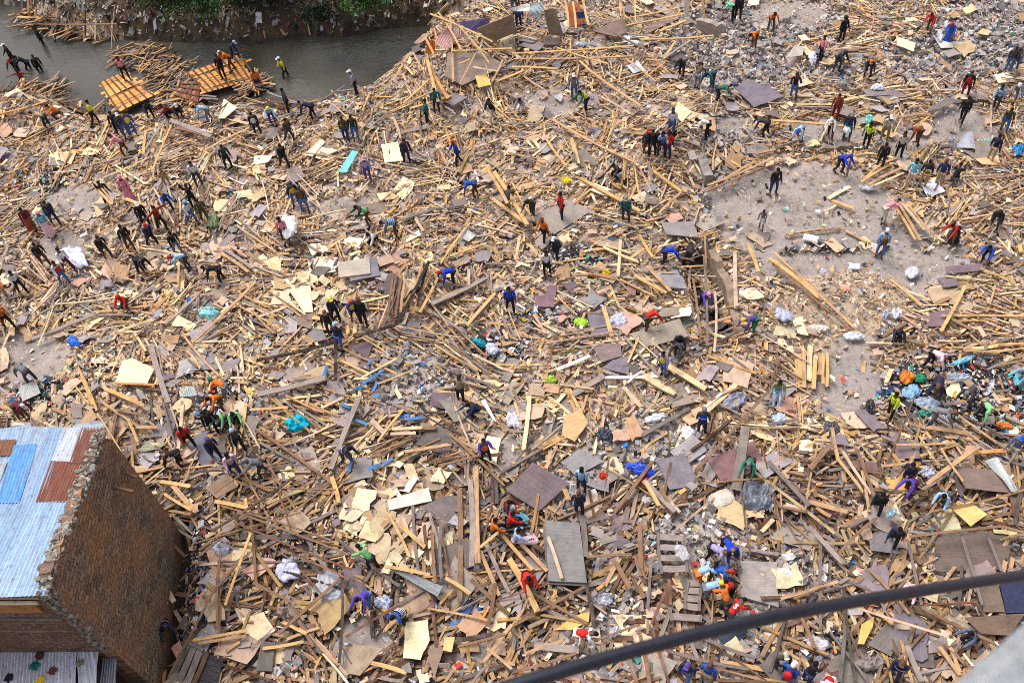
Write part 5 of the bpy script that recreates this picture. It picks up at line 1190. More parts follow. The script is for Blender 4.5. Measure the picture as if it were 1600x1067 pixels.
    roof([(-40, 690), (26, 686), (18, 711), (-50, 714)], (150, 104, 78), 'roof_sheet', .07, 'torn rusty roof sheet')
    roof([(-14, 722), (12, 720), (-10, 775), (-40, 775)], (200, 210, 216), 'roof_sheet', .07)
    roof([(-260, 782), (52, 783), (-20, 934), (-340, 940)], (168, 194, 224), 'roof_sheet', .035)
    roof([(50, 783), (124, 783), (76, 930), (-22, 934)], (176, 202, 232), 'roof_sheet', .048)
    # front wall of boards
    f0 = Bc-nrm*.2; f0[2] = 0; left = unproj(-330, 940, ZB); f1 = np.array([left[0], left[1], 0]); f1 = np.array(unproj(-330, 936, ZB-.3)); f1[2] = 0; dd = f1-f0; Lf = np.linalg.norm(dd); dd /= Lf; nf = np.array([-dd[1], dd[0], 0.]); 
    if nf[1] > 0: nf = -nf
    V = [f0+[0, 0, -1], f1+[0, 0, -1], f1+[0, 0, ZB-.14], f0+[0, 0, ZB-.14]]
    simple('front_wall', np.array(V)-O, [[0, 1, 2, 3]], (1, 1, 1), MAT['courses'], root, uv=np.array([((v-f0) @ dd*.8, v[2]*1.05) for v in V]))
    for k, (z, cc) in enumerate(((ZB-.2, 'tan'), (ZB-1.75, 'dgrey'), (ZB-2.6, 'brown'))):
        me = planks_mesh('wall_batten', np.array([f0+nf*.03+dd*.2+[0, 0, z]-O]), np.array([f1+nf*.03+[0, 0, z]-O]), np.array([.05]), np.array([.1]), np.zeros(1), np.array([LP[cc]]), k, MAT['wood']); link('wall_batten', me, root)
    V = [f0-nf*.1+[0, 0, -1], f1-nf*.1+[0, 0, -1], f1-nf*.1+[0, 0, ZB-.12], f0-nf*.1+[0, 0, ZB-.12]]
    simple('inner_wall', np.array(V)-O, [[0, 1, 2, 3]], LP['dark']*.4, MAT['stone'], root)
    # window with orange shutter and pale lintel
    w0 = f0+dd*.75; 
    for nm, a0, a1, z0, z1, cc, pr in (('lintel', .35, 3.2, ZB-.55, ZB-.4, 'cream', .09), ('window_shutter', .5, 2.2, ZB-1.15, ZB-.6, 'orange', .075), ('window_shutter', 2.3, 3.4, ZB-1.15, ZB-.6, 'dgrey', .07)):
        V = []
        for s_, zz in ((a0, z0), (a1, z0), (a1, z1), (a0, z1)): V.append(f0+dd*s_+nf*pr+[0, 0, zz]-O)
        V += [v-nf*.06 for v in V]; uvv = [(i % 2*2, i) for i in range(8)]
        simple(nm, V, [[0, 1, 2, 3], [7, 6, 5, 4], [0, 4, 5, 1], [1, 5, 6, 2], [2, 6, 7, 3], [3, 7, 4, 0]], LP[cc]*(.6 if cc == 'orange' else .9), MAT['wood'], root, uv=np.array([((v @ dd)*1, v[2]) for v in V]))
    # beams sticking out of the gable and a rusty flap
    for t, z, l in ((.78, ZA-1.1, .7), (.93, ZA-1.7, .45)):
        c = Bc+d*Lw*t; c[2] = z
        link('beam_end', planks_mesh('beam_end', np.array([c-nrm*.1-O]), np.array([c+nrm*l-d*.3-O]), np.array([.09]), np.array([.09]), np.zeros(1), np.array([LP['brown']]), 4, MAT['wood']), root)
    # dark floor inside so the shell is closed
    # lower lean-to
    lt = empty('lean_to_shed', tuple(unproj(60, 1040, 3.4))); tagit(lt, 'low shed with litter on its whitish corrugated roof', 'shed'); O2 = np.array(lt.location); LM.append((70, 1035, 'low shed with whitish roof'))
    def roof2(pts, colr, z, dz=0, nm='roof_sheet'):
        Q = [unproj(x, y, z+dz) for x, y in pts]; a, b, c2, e = Q; L1 = np.linalg.norm(b-a); nx = int(L1/.027)
        VV = []; UU = []
        for j in range(5):
            v = j/4
            for i in range(nx+1):
                u = i/nx; p = (a*(1-u)+b*u)*(1-v)+(e*(1-u)+c2*u)*v; VV.append(p+np.array([0, 0, .024*math.sin(i*PI/2)])-O2); UU.append((u*L1, v*3+a[0]))
        FF = [[j*(nx+1)+i, j*(nx+1)+i+1, (j+1)*(nx+1)+i+1, (j+1)*(nx+1)+i] for j in range(4) for i in range(nx)]
        o = simple(nm, VV, FF, s2l(colr), MAT['corr'], lt, uv=np.array(UU)); o.modifiers.new('t', 'SOLIDIFY').thickness = .005
    roof2([(-330, 1000), (48, 994), (28, 1260), (-360, 1260)], (206, 206, 216), 3.4)
    roof2([(46, 994), (80, 993), (70, 1260), (24, 1260)], (198, 196, 206), 3.4, .02)
    roof2([(78, 993), (120, 992), (114, 1260), (68, 1260)], (214, 214, 226), 3.4, .035)
    roof2([(118, 994), (142, 998), (154, 1010), (136, 1260), (112, 1260)][:4], (208, 210, 222), 3.4, .05)
    roof2([(164, 1004), (183, 1022), (178, 1110), (150, 1110)], (150, 152, 160), 2.9)
    rr2 = random.Random(8)
    a = unproj(138, 1000, 3.3); V = []; 
    w = [unproj(140, 1002, 3.3), unproj(150, 1014, 3.3), unproj(134, 1260, 3.3), unproj(-330, 1260, 3.3), unproj(-330, 1004, 3.3)]
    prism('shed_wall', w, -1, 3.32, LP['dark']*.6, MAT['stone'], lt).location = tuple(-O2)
    # litter on the shed roof
    for i, (x, y, cc, lb) in enumerate([(60, 1012, (30, 110, 110), 'dark teal rag on the shed roof, upper'), (54, 1040, (40, 120, 120), 'dark teal rag on the shed roof, lower'), (64, 1062, (225, 200, 60), 'yellow and black scrap on the shed roof'), (82, 1048, (120, 80, 66), 'rust brown litter clump on the shed roof'), (14, 1058, (40, 42, 48), 'black litter clump at the shed roof left'), (125, 1036, (150, 136, 120), 'tan litter clump at the shed roof right'), (62, 1024, (90, 66, 60), 'brown litter between the two teal rags')]):
        c = unproj(x, y, 3.44); pts = 9; V = []; F = []
        N = 7
        for jj in range(N+1):
            for ii in range(N+1): qx, qy = 2*ii/N-1, 2*jj/N-1; w_ = 1-.4*min(abs(qx), abs(qy)); V.append((qx*.17*w_*rr2.uniform(.6, 1.3), qy*.17*w_*rr2.uniform(.6, 1.3), rr2.uniform(0, .12)*min(1, 5*min(ii, jj, N-ii, N-jj)/N)))
        F = [[jj*(N+1)+ii, jj*(N+1)+ii+1, (jj+1)*(N+1)+ii+1, (jj+1)*(N+1)+ii] for jj in range(N) for ii in range(N)]
        o = simple('rag', V, F, s2l(cc), MAT['cloth'], loc=tuple(c)); tagit(o, lb, 'rag', 'litter lying on the shed roof')
house()
# ------------------------------------------------------------------ ground, water, banks
def terrain():
    xs = np.concatenate([[-900, -400, -200, -120, -80, -60], np.arange(-54, 54.01, .3), [64, 80, 120, 200, 400, 900]])
    ys = np.concatenate([[-600, -200, -60, -20, 0], np.arange(4, 94.01, .3), [100, 115, 150, 220, 400, 1200]])
    X, Y = np.meshgrid(xs, ys, indexing='ij'); Z = hgt(X, Y); nx, ny = X.shape
    V = np.stack([X, Y, Z], -1).reshape(-1, 3)
    i = np.arange(nx-1)[:, None]*ny+np.arange(ny-1)[None, :]; F = np.stack([i, i+ny, i+ny+1, i+1], -1).reshape(-1)
    px, py, zc = proj(V); c = cat_at(px, py); c = np.where(zc > 1, c, PALE)
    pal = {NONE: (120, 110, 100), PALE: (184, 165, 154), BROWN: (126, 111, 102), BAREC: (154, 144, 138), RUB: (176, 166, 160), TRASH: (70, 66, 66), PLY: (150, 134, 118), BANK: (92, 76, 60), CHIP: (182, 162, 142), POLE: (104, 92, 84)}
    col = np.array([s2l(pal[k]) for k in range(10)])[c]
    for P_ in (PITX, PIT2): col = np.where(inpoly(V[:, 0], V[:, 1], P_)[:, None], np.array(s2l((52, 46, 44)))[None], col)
    col = np.where((V[:, 2] < -.7)[:, None], np.array(s2l((70, 64, 58)))[None], col)
    fi = F
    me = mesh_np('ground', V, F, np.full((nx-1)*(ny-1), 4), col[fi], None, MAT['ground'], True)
    o = link('ground', me); o['kind'] = 'structure'
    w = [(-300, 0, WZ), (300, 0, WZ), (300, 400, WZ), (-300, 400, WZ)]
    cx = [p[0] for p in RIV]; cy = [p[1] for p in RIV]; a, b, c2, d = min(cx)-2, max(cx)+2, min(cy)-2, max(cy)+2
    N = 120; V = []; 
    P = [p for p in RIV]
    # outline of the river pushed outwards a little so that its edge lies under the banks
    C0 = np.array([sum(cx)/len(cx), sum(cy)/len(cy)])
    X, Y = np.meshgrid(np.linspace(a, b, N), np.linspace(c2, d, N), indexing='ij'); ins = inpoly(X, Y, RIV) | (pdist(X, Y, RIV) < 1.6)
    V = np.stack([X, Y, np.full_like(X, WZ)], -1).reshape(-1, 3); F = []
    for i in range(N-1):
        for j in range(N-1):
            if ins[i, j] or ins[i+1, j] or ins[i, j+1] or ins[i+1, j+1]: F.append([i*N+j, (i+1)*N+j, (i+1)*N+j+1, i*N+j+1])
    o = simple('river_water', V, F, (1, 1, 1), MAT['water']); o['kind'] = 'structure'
terrain()
# ------------------------------------------------------------------ bushes on the far bank
def bush(x, y, w, h, label, g=(48, 84, 36), n=2600, z=1.0):
    c = G(x, y, .1); rr = np.random.default_rng(int(x)); root = empty('bush', tuple(c)); tagit(root, label, 'bush', 'bushes on the far river bank'); LM.append((x, y, label))
    ncl = 26; cc = np.stack([rr.normal(0, w*.38, ncl), rr.normal(0, w*.3, ncl), np.abs(rr.normal(h*.45, h*.3, ncl))], 1); tone = rr.uniform(.45, 1.5, ncl)
    k = rr.integers(0, ncl, n); P = cc[k]+rr.normal(0, .28, (n, 3))*np.array([1, 1, .8]); P[:, 2] = np.abs(P[:, 2])
    s = rr.uniform(.05, .13, n); a = rr.normal(0, 1, (n, 3)); a /= np.linalg.norm(a, axis=1)[:, None]; b = np.cross(a, rr.normal(0, 1, (n, 3))); b /= np.linalg.norm(b, axis=1)[:, None]
    V = np.stack([P-a*s[:, None], P+b*s[:, None]*.4, P+a*s[:, None], P-b*s[:, None]*.4], 1).reshape(-1, 3)
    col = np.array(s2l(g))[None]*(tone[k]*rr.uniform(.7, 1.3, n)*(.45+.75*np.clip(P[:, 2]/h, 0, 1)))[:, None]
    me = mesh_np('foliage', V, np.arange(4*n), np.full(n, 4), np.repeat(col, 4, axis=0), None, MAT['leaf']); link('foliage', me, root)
    m = 14; A = np.tile([0, 0, -.1], (m, 1))+rr.normal(0, .15, (m, 3))*[1, 1, 0]; Bp = cc[rr.integers(0, ncl, m)]
    link('stems', planks_mesh('stems', A, Bp, np.full(m, .04), np.full(m, .04), np.zeros(m), np.tile(LP['dark'], (m, 1)), 4, MAT['wood']), root)
bush(272, 8, 2.0, 1.6, 'olive green bush at the left of the far bank', (66, 88, 44), z=1)
bush(318, 18, 2.4, 1.8, 'leafy green bush above the right floating roof', (52, 84, 40))
bush(375, 6, 2.6, 2.4, 'dark green bush at the top of the far bank', (36, 62, 30), 3200)
bush(420, -10, 2.4, 2.2, 'very dark bush behind the bank litter', (24, 40, 24), 3000)
bush(470, -8, 2.6, 2.4, 'shadowy dark green growth above the middle of the bank', (28, 46, 28), 3000)
bush(532, -16, 2.4, 2.0, 'dark bush left of the bright grassy bush', (30, 52, 28), 2600)
bush(575, 2, 2.2, 1.4, 'bright grassy green bush over the river', (54, 96, 40))
bush(622, -6, 2.2, 1.4, 'grass green bush nearest the collapsed hut', (50, 84, 36))
bush(232, -12, 2.2, 1.6, 'brownish green bush at the top left', (88, 84, 50))
bush(500, 30, 1.2, .9, 'small dark shrub hanging over the bank', (30, 42, 26), 1200)
bush(345, -30, 3, 2.4, 'dark bush cut by the top edge', (30, 52, 28), 2600)
# ------------------------------------------------------------------ electric cable and ledge of the building the photo was taken from
def ptd(x, y, t): r = ray(x, y); return CAM+r/FPX*t
def cable():
    K = [(-300, 1330, 2.6), (300, 1225, 2.8), (810, 1067, 3.0), (1000, 1012, 3.2), (1200, 962, 3.35), (1400, 928, 3.7), (1600, 897, 4.2), (1900, 856, 5.2), (2500, 780, 8)]
    P = [ptd(*k) for k in K]; cu = bpy.data.curves.new('cable', 'CURVE'); cu.dimensions = '3D'; sp = cu.splines.new('NURBS'); sp.points.add(len(P)-1)
    for q, p in zip(sp.points, P): q.co = (*p, 1)
    sp.use_endpoint_u = True; sp.order_u = 4; cu.bevel_depth = .0245; cu.bevel_resolution = 5; cu.resolution_u = 24
    to = bpy.data.objects.new('t', cu); COL.objects.link(to); dg = bpy.context.evaluated_depsgraph_get(); me = bpy.data.meshes.new_from_object(to.evaluated_get(dg)); bpy.data.objects.remove(to)
    ca = me.color_attributes.new('Col', 'FLOAT_COLOR', 'CORNER'); arr = np.ones((len(me.loops), 4), np.float32); arr[:, :3] = s2l((30, 32, 46)); ca.data.foreach_set('color', arr.ravel())
    me.materials.clear(); me.materials.append(MAT['rubber']); me.polygons.foreach_set('use_smooth', np.ones(len(me.polygons), bool))
    for v in me.vertices:
        k = v.co; 
    o = link('electric_cable', me); tagit(o, 'thick black cable crossing the lower right close to the camera', 'cable')
cable()
def ledge():
    z = CH-1.55; a = unproj(1478, 1080, z); b = unproj(1628, 946, z); d = b-a; d[2] = 0; d /= np.linalg.norm(d); n = np.array([d[1], -d[0], 0])
    a = a-d*2.5; b = b+d*3.5
    pts = [a, b, b+n*1.1, a+n*1.1]
    bm = bmesh.new(); top = [bm.verts.new(p) for p in pts]; bot = [bm.verts.new(p-np.array([0, 0, .5])) for p in pts]
    bm.faces.new(top); bm.faces.new(bot[::-1])
    for i in range(4): bm.faces.new((top[i], bot[i], bot[(i+1) % 4], top[(i+1) % 4]))
    bmesh.ops.recalc_face_normals(bm, faces=bm.faces); bmesh.ops.bevel(bm, geom=list(bm.edges), offset=.03, segments=3, affect='EDGES')
    V = [v.co[:] for v in bm.verts]; F = [[v.index for v in f.verts] for f in bm.faces]; bm.free()
    o = simple('concrete_ledge', V, F, s2l((148, 152, 156)), MAT['concrete']); tagit(o, 'blurred grey concrete ledge in the bottom right corner', 'ledge')
ledge()
# ------------------------------------------------------------------ hand placed timber
ITEMS = []   # (object, px mid, length m, colour key, kind)
def along(x1, y1, x2, y2, w, ck, l1=.4, l2=None, th=None, kind='wooden_plank', mult=1.0):
    l2 = l1 if l2 is None else l2
    a, b = G(x1, y1, l1), G(x2, y2, l2); c = (a+b)/2; rr = random.Random(int(x1*3+y2))
    me = planks_mesh(kind, np.array([a-c]), np.array([b-c]), np.array([w]), np.array([th or max(.03, w*.35)]), np.array([rr.uniform(-.2, .2)]), np.array([LP[ck]*mult]), int(x1+y1*3), MAT['wood'])
    o = link(kind, me, loc=tuple(c)); ITEMS.append((o, (x1+x2)/2, (y1+y2)/2, float(np.linalg.norm(b-a)), ck, kind)); return o
HAND = '''
517 733 561 622 .26 grey .5
235 538 263 630 .28 grey .5
163 607 227 635 .22 honey .5
178 598 242 601 .12 orange .5
157 626 218 667 .14 tan .45
744 728 747 880 .24 tan .6
735 748 737 885 .24 grey .55
718 762 718 940 .22 brown .5
856 838 878 904 .15 beige .7
943 480 956 525 .22 honey .4
769 310 823 350 .2 honey .7
772 268 824 352 .22 honey .9
800 285 835 345 .1 honey .5
980 598 1005 578 .1 white .4
870 578 922 556 .2 white .5
944 590 1030 588 .16 white .4
1005 587 1055 615 .3 pale .45
1047 574 1103 608 .28 pale .45
895 617 944 587 .3 grey .4
1003 680 1078 638 .2 dgrey .4
1101 636 1128 614 .14 white .5
1103 643 1150 600 .24 pale .45
1086 736 1200 612 .14 brown .7
1110 625 1215 580 .12 brown .5
1200 612 1220 560 .1 red .5
916 870 988 866 .16 red .6
990 868 1010 905 .12 red .6
1018 975 1047 905 .16 red .8
915 912 928 980 .16 dark .5
1012 950 1018 870 .12 dgrey .5
1045 905 1047 945 .14 brown .5
800 978 916 915 .12 brown .5
830 925 920 975 .12 brown .45
1220 935 1310 908 .12 tan .6
1240 935 1308 905 .1 brown .6
1420 838 1565 822 .12 brown .8
1565 822 1600 832 .12 brown .8
1418 842 1440 945 .12 dgrey .7
1500 828 1535 945 .12 dgrey .6
1540 830 1565 892 .12 dgrey .5
1332 947 1495 998 .1 beige .8
1440 950 1555 1005 .14 brown .7
1443 945 1528 940 .1 red .6
1270 828 1318 880 .2 grey .6
1310 865 1370 808 .12 brown .6
1282 848 1282 985 .12 dgrey .5
1250 960 1275 1015 .14 brown .6
1260 800 1215 790 .12 brown .5
1450 755 1530 697 .2 tan .8
1470 700 1505 752 .1 honey .8
1377 728 1428 722 .12 tan .6
1400 695 1490 692 .1 tan .6
1444 667 1522 680 .2 tan .45
1520 708 1572 704 .18 orange .5
1310 718 1350 770 .14 tan .6
1200 720 1265 790 .2 dgrey .6
1300 668 1310 720 .16 tan .5
1338 700 1372 790 .14 brown .7
1315 702 1362 772 .14 beige .6
1347 735 1358 800 .12 tan .6
1250 780 1325 800 .2 tan .4
1265 733 1300 692 .24 brown .6
1200 663 1248 655 .12 dgrey .5
1210 395 1335 512 .14 tan .4
1200 402 1280 465 .24 honey .5
1206 412 1330 515 .1 brown .4
1392 437 1440 478 .14 honey .4
1470 518 1508 447 .16 honey .5
1470 493 1600 494 .12 honey .5
1412 530 1445 538 .2 brown .4
1225 369 1315 358 .12 tan .15
1226 366 1322 354 .08 tan .2
1320 360 1354 378 .16 tan .15
1295 310 1328 292 .24 cream .15
1297 312 1335 326 .2 honey .25
1288 330 1308 320 .12 pale .15
1198 188 1200 190 .05 tan .3
1200 188 1345 200 .16 honey .7
1500 520 1385 530 .1 brown .4
1405 320 1438 376 .16 tan .6
1410 318 1445 360 .18 beige .6
1400 325 1430 375 .14 honey .5
1395 320 1425 350 .14 brown .5
1420 322 1454 366 .12 tan .6
1345 285 1395 255 .16 honey .5
1355 290 1410 262 .16 tan .55
1350 280 1385 250 .12 honey .5
1365 290 1412 270 .12 pale .5
1100 300 1190 262 .14 brown .6
1105 290 1210 246 .14 tan .6
1120 292 1225 252 .14 red .55
1095 300 1180 252 .12 tan .5
622 505 670 410 .16 black .9
552 526 622 506 .16 black .8
400 563 525 534 .16 black .6
524 534 524 594 .16 black .6
668 415 652 478 .12 black .7
656 488 690 420 .14 honey .6
643 490 678 418 .16 honey .6
640 485 660 410 .12 tan .7
606 488 614 430 .12 brown .6
612 490 620 425 .12 red .6
618 492 628 430 .12 brown .6
626 488 632 440 .14 tan .6
730 508 774 458 .2 honey .6
735 505 770 468 .18 grey .5
675 475 762 433 .24 grey .6
668 473 740 446 .22 dgrey .5
690 465 760 440 .16 tan .5
676 445 740 447 .18 dgrey .5
703 400 760 380 .12 honey .5
1020 267 1065 300 .22 honey .5
1028 335 1065 300 .14 tan .6
905 278 1000 330 .2 honey .6
998 367 1020 402 .16 honey .6
1100 400 1105 540 .12 dgrey .9
1083 435 1095 528 .12 brown 1.0
1116 550 1117 455 .12 beige 1.0
1148 392 1150 482 .2 beige .5
1118 484 1175 475 .1 tan .7
1078 430 1127 432 .1 beige .6
1101 365 1103 420 .1 tan .8
1096 398 1132 412 .1 tan .7
1092 510 1145 494 .16 tan .7
1133 502 1170 506 .3 tan .6
1167 380 1185 425 .18 honey .5
835 405 880 412 .14 pale .4
942 386 1000 410 .18 pale .5
984 405 1007 388 .16 honey .5
990 430 1042 458 .2 honey .6
1010 415 1048 455 .18 tan .6
852 215 885 260 .14 honey .7
893 216 905 256 .14 honey .7
860 185 995 255 .16 tan .7
917 107 1000 165 .18 tan .8
905 95 940 128 .14 honey .7
975 90 1025 128 .12 tan .6
870 75 950 100 .14 honey .7
800 84 990 72 .14 honey .8
805 92 985 88 .12 tan .7
1000 62 1115 56 .14 honey .7
960 52 1010 78 .16 brown .8
1040 90 1085 60 .16 grey .6
1037 92 1055 65 .16 honey .6
700 155 665 90 .2 orange .9
668 95 685 160 .2 honey 1.2
645 82 662 110 .12 honey 1.2
665 60 678 85 .16 orange 1.5
703 22 708 130 .14 tan 1.0
685 20 720 78 .12 honey 1.6
672 22 770 66 .16 honey 1.8
668 40 700 5 .16 honey 1.0
716 40 765 100 .14 tan 1.6
718 132 745 80 .1 tan 1.0
717 100 735 92 .12 honey .9
768 128 785 95 .14 tan 1.0
740 105 780 112 .12 pale .9
705 80 800 76 .14 honey .9
775 128 820 110 .18 honey .8
800 105 872 108 .16 honey .8
805 108 850 140 .14 tan .6
640 170 705 150 .16 honey .6
630 162 670 125 .16 honey .6
610 175 695 135 .12 tan .5
583 151 613 152 .1 honey .4
566 173 577 145 .1 honey .5
883 2 888 44 .14 honey 1.3
895 3 900 45 .14 honey 1.3
911 0 920 40 .16 honey 1.4
968 0 970 26 .1 honey 1.3
970 5 976 28 .1 tan 1.3
978 40 1070 22 .14 honey .9
970 30 1060 12 .12 honey 1.0
1028 50 1073 32 .2 honey .8
1098 0 1100 28 .16 brown .7
992 0 993 35 .1 honey 1.2
25 38 182 38 .12 brown .6
75 60 178 57 .1 beige .5
133 15 133 62 .12 brown .8
95 40 125 52 .2 honey .5
40 25 60 2 .14 brown .6
55 40 105 2 .16 tan .6
68 48 110 8 .14 brown .5
45 45 90 12 .12 tan .6
22 38 55 44 .12 pale .6
0 155 88 124 .18 tan .7
0 162 80 138 .16 honey .8
5 172 82 150 .16 tan .6
0 178 75 158 .16 orange .6
12 186 50 165 .18 red .5
70 160 108 157 .12 beige .6
0 148 60 132 .12 tan .7
1 100 16 112 .1 black .2
135 187 162 162 .12 brown 1.0
165 102 180 124 .1 brown .9
193 100 210 140 .1 brown .8
228 232 258 188 .14 grey .8
238 266 268 195 .12 honey .7
265 188 330 214 .3 grey .7
275 200 320 212 .26 brown .6
320 235 390 200 .14 honey .6
260 225 262 195 .14 brown .6
340 175 385 140 .1 dark .6
365 155 395 132 .1 dark .6
145 288 175 320 .16 honey 1.5
150 285 178 318 .12 tan 1.5
195 310 230 322 .2 honey 1.3
350 390 395 420 .2 grey .5
345 395 388 425 .18 tan .5
300 535 400 440 .18 tan .6
260 505 310 460 .16 grey .5
50 530 150 490 .2 grey .5
400 617 510 590 .26 grey .6
390 640 450 636 .12 honey .5
455 590 500 585 .1 tan .5
590 600 645 578 .12 tan .5
620 560 565 590 .1 pale .5
590 690 630 640 .14 honey .6
633 706 706 694 .2 tan .6
580 656 604 680 .24 beige .5
612 670 660 668 .16 pale .6
610 678 650 677 .16 beige .6
640 670 682 668 .2 brown .5
685 727 760 708 .1 brown .6
720 690 765 710 .14 tan .5
518 745 530 785 .2 honey .5
400 760 525 765 .1 red .8
410 700 465 800 .12 red .8
425 740 455 830 .12 red .8
400 670 520 755 .14 brown .5
335 770 462 680 .1 red .9
330 830 460 745 .12 dark .9
300 850 470 800 .1 red .8
370 800 555 870 .12 red .9
365 815 550 890 .12 red .9
345 790 520 845 .12 red .8
440 860 545 905 .12 red .7
390 790 400 910 .12 brown .6
435 990 535 900 .14 brown .6
450 940 490 1010 .14 brown .6
515 940 470 890 .1 red .6
445 1000 500 980 .14 tan .5
410 1013 475 1002 .14 honey .5
440 970 480 990 .14 honey .6
395 910 455 940 .12 brown .7
535 895 530 1035 .12 dark .7
540 995 625 945 .14 red .6
600 884 672 898 .14 honey .7
695 902 735 928 .16 honey .6
605 800 640 870 .12 honey .6
625 820 665 855 .18 honey .5
600 985 640 950 .16 honey .6
580 1035 635 1050 .16 honey .5
590 1038 635 1052 .1 tan .5
713 1000 770 990 .18 dark .5
715 1010 790 990 .12 brown .6
755 1035 800 975 .14 tan .6
760 1012 800 1045 .12 tan .6
668 950 770 970 .1 tan .5
670 800 690 870 .14 grey .5
675 830 680 910 .14 brown .6
685 810 705 920 .1 red .6
690 812 690 905 .14 dgrey .6
645 790 655 900 .14 dgrey .5
795 872 840 955 .26 honey .6
805 840 855 892 .16 tan .6
780 830 832 890 .16 honey .5
760 850 795 925 .16 grey .6
750 860 780 930 .16 tan .5
750 855 780 830 .12 honey .9
248 752 298 760 .2 honey .6
268 755 308 800 .22 tan .6
255 770 300 797 .12 honey .6
335 783 385 793 .18 honey .6
383 778 387 800 .14 honey .6
295 740 350 735 .1 dark .6
242 696 285 735 .1 red 1.1
245 668 212 668 .16 tan .5
232 650 180 640 .14 brown .5
200 655 215 690 .14 honey .5
250 830 290 870 .14 brown .6
262 1060 330 930 .14 red .8
243 905 262 950 .2 honey .9
255 910 272 940 .22 pale .8
352 945 392 832 .12 honey .8
340 980 345 860 .12 brown .7
320 940 380 870 .12 brown .7
370 820 310 870 .1 brown .7
300 1000 385 985 .14 honey .6
310 1005 385 993 .12 tan .6
352 1018 375 1002 .12 honey .5
960 800 1020 720 .16 brown .5
1008 752 1030 790 .18 honey .6
1005 750 1055 800 .26 grey .5
1030 755 1050 800 .16 brown .5
910 805 915 870 .26 dgrey .5
1000 820 1002 900 .2 brown .5
960 875 985 920 .2 brown .5
975 862 945 915 .16 tan .5
1040 1000 1120 1050 .14 brown .4
1040 1015 1170 1045 .14 dgrey .6
1095 995 1180 1028 .14 dgrey .6
975 1000 995 1067 .16 brown .6
1020 985 1045 1067 .14 red .6
1015 1067 1000 990 .14 brown .6
930 1000 1000 975 .12 red .6
800 1050 900 1020 .12 brown .5
835 1008 905 1015 .3 grey .5
820 1020 880 1000 .12 tan .5
1248 552 1250 605 .22 honey .3
1256 548 1257 606 .18 tan .35
1266 540 1264 595 .24 pale .35
1274 560 1271 608 .2 honey .3
1281 550 1280 586 .2 tan .35
1287 552 1286 600 .14 honey .35
1292 550 1292 604 .14 honey .35
1243 560 1246 590 .12 honey .3
1467 1010 1500 1055 .16 tan .5
1475 1005 1510 1040 .14 brown .5
1485 1010 1500 1050 .14 honey .5
1505 1020 1520 1040 .1 cream .5
1417 1008 1440 1065 .2 grey .5
1330 985 1350 965 .14 brown .5
1370 955 1395 975 .16 honey .5
'''
LP['black'] = LP['dark']*.4; WORD['black'] = 'black'
for ln in HAND.strip().splitlines():
    f = ln.split(); along(*map(float, f[:4]), float(f[4])*(.62 if f[5] == 'red' else .85), 'brown' if f[5] == 'red' and len(ITEMS) % 3 else f[5], float(f[6]))
for q_ in [(566, 600, 590, 585), (572, 596, 600, 578), (505, 590, 512, 570), (553, 607, 566, 604), (583, 612, 590, 596), (543, 738, 552, 715), (575, 733, 598, 724), (598, 726, 614, 716), (625, 652, 640, 648), (635, 655, 662, 652), (534, 632, 548, 638), (550, 655, 575, 664), (575, 570, 582, 560), (585, 615, 594, 620)]: along(*q_, .13, 'blue', .45)
# planks held or carried
along(1322, 278, 1334, 232, .1, 'brown', .2, 1.5)
along(793, 318, 760, 262, .16, 'honey', 1.2, 2.0)
NH = len(ITEMS)
# ------------------------------------------------------------------ the mass of loose timber
PALW = {PALE: (['pale', 'honey', 'tan', 'beige', 'grey', 'dgrey', 'cream', 'pink', 'brown', 'orange', 'red', 'white'], [.17, .15, .18, .17, .14, .06, .03, .02, .06, .01, .015, .005]),
        BROWN: (['pale', 'honey', 'tan', 'beige', 'grey', 'dgrey', 'cream', 'brown', 'red', 'dark', 'orange'], [.04, .12, .2, .1, .15, .1, .01, .17, .07, .03, .01])}
def palette(c, r, n):
    names, w = PALW[BROWN if c in (BROWN, POLE) else PALE]; w = np.array(w)/sum(w); k = r.choice(len(names), n, p=w)
    return k, names
def clear_mask(x, y, keep, r):
    m = np.ones(len(x), bool)
    for P_ in SHEETPOLY:
        xs = [p[0] for p in P_]; ys = [p[1] for p in P_]
        sel = (x > min(xs)) & (x < max(xs)) & (y > min(ys)) & (y < max(ys))
        if sel.any():
            i = np.where(sel)[0]; ins = inpoly(x[i], y[i], P_); m[i[ins & (r.random(len(i)) > keep)]] = False
    return m
HW = [unproj(165, 672, ZA), unproj(75, 924, ZB)]; _hd = (HW[0]-HW[1])[:2]; _hd = _hd/np.linalg.norm(_hd)
_n = np.array([_hd[1], -_hd[0]]); _n = _n if _n[0] > 0 else -_n
hb = HW[1][:2]-_hd*.3+_n*.1; ht = HW[0][:2]+_hd*.1+_n*.1
HOUSEP = [tuple(hb), tuple(ht), tuple(ht-_n*14), tuple(hb-_n*14-_hd*8), tuple(hb-_hd*8-_n*.0)]
PEOPLEXY = np.array([[o[1][0].location.x, o[1][0].location.y] for o in PROP])
def ok_mask(x, y, r, keep=.12):
    z = hgt(x, y); px, py, zc = proj(np.stack([x, y, z], 1))
    m = (zc > 3) & (px > -230) & (px < 1830) & (py > -160) & (py < 1260)
    m &= ~inpoly(x, y, HOUSEP)
    ins = inpoly(x, y, RIV); m &= ~ins
    m &= clear_mask(x, y, keep, r)
    for P_ in (PITX, PIT2): m &= ~(inpoly(x, y, P_) & (r.random(len(x)) > .3))
    return m, px, py, z
r = np.random.default_rng(5)
bx0, bx1, by0, by1 = -42, 42, 8, 90
def field(x, y): return PI*(vnoise(x, y, 5.5, 7)*1.6+vnoise(x, y, 1.9, 8)*.6)-.5
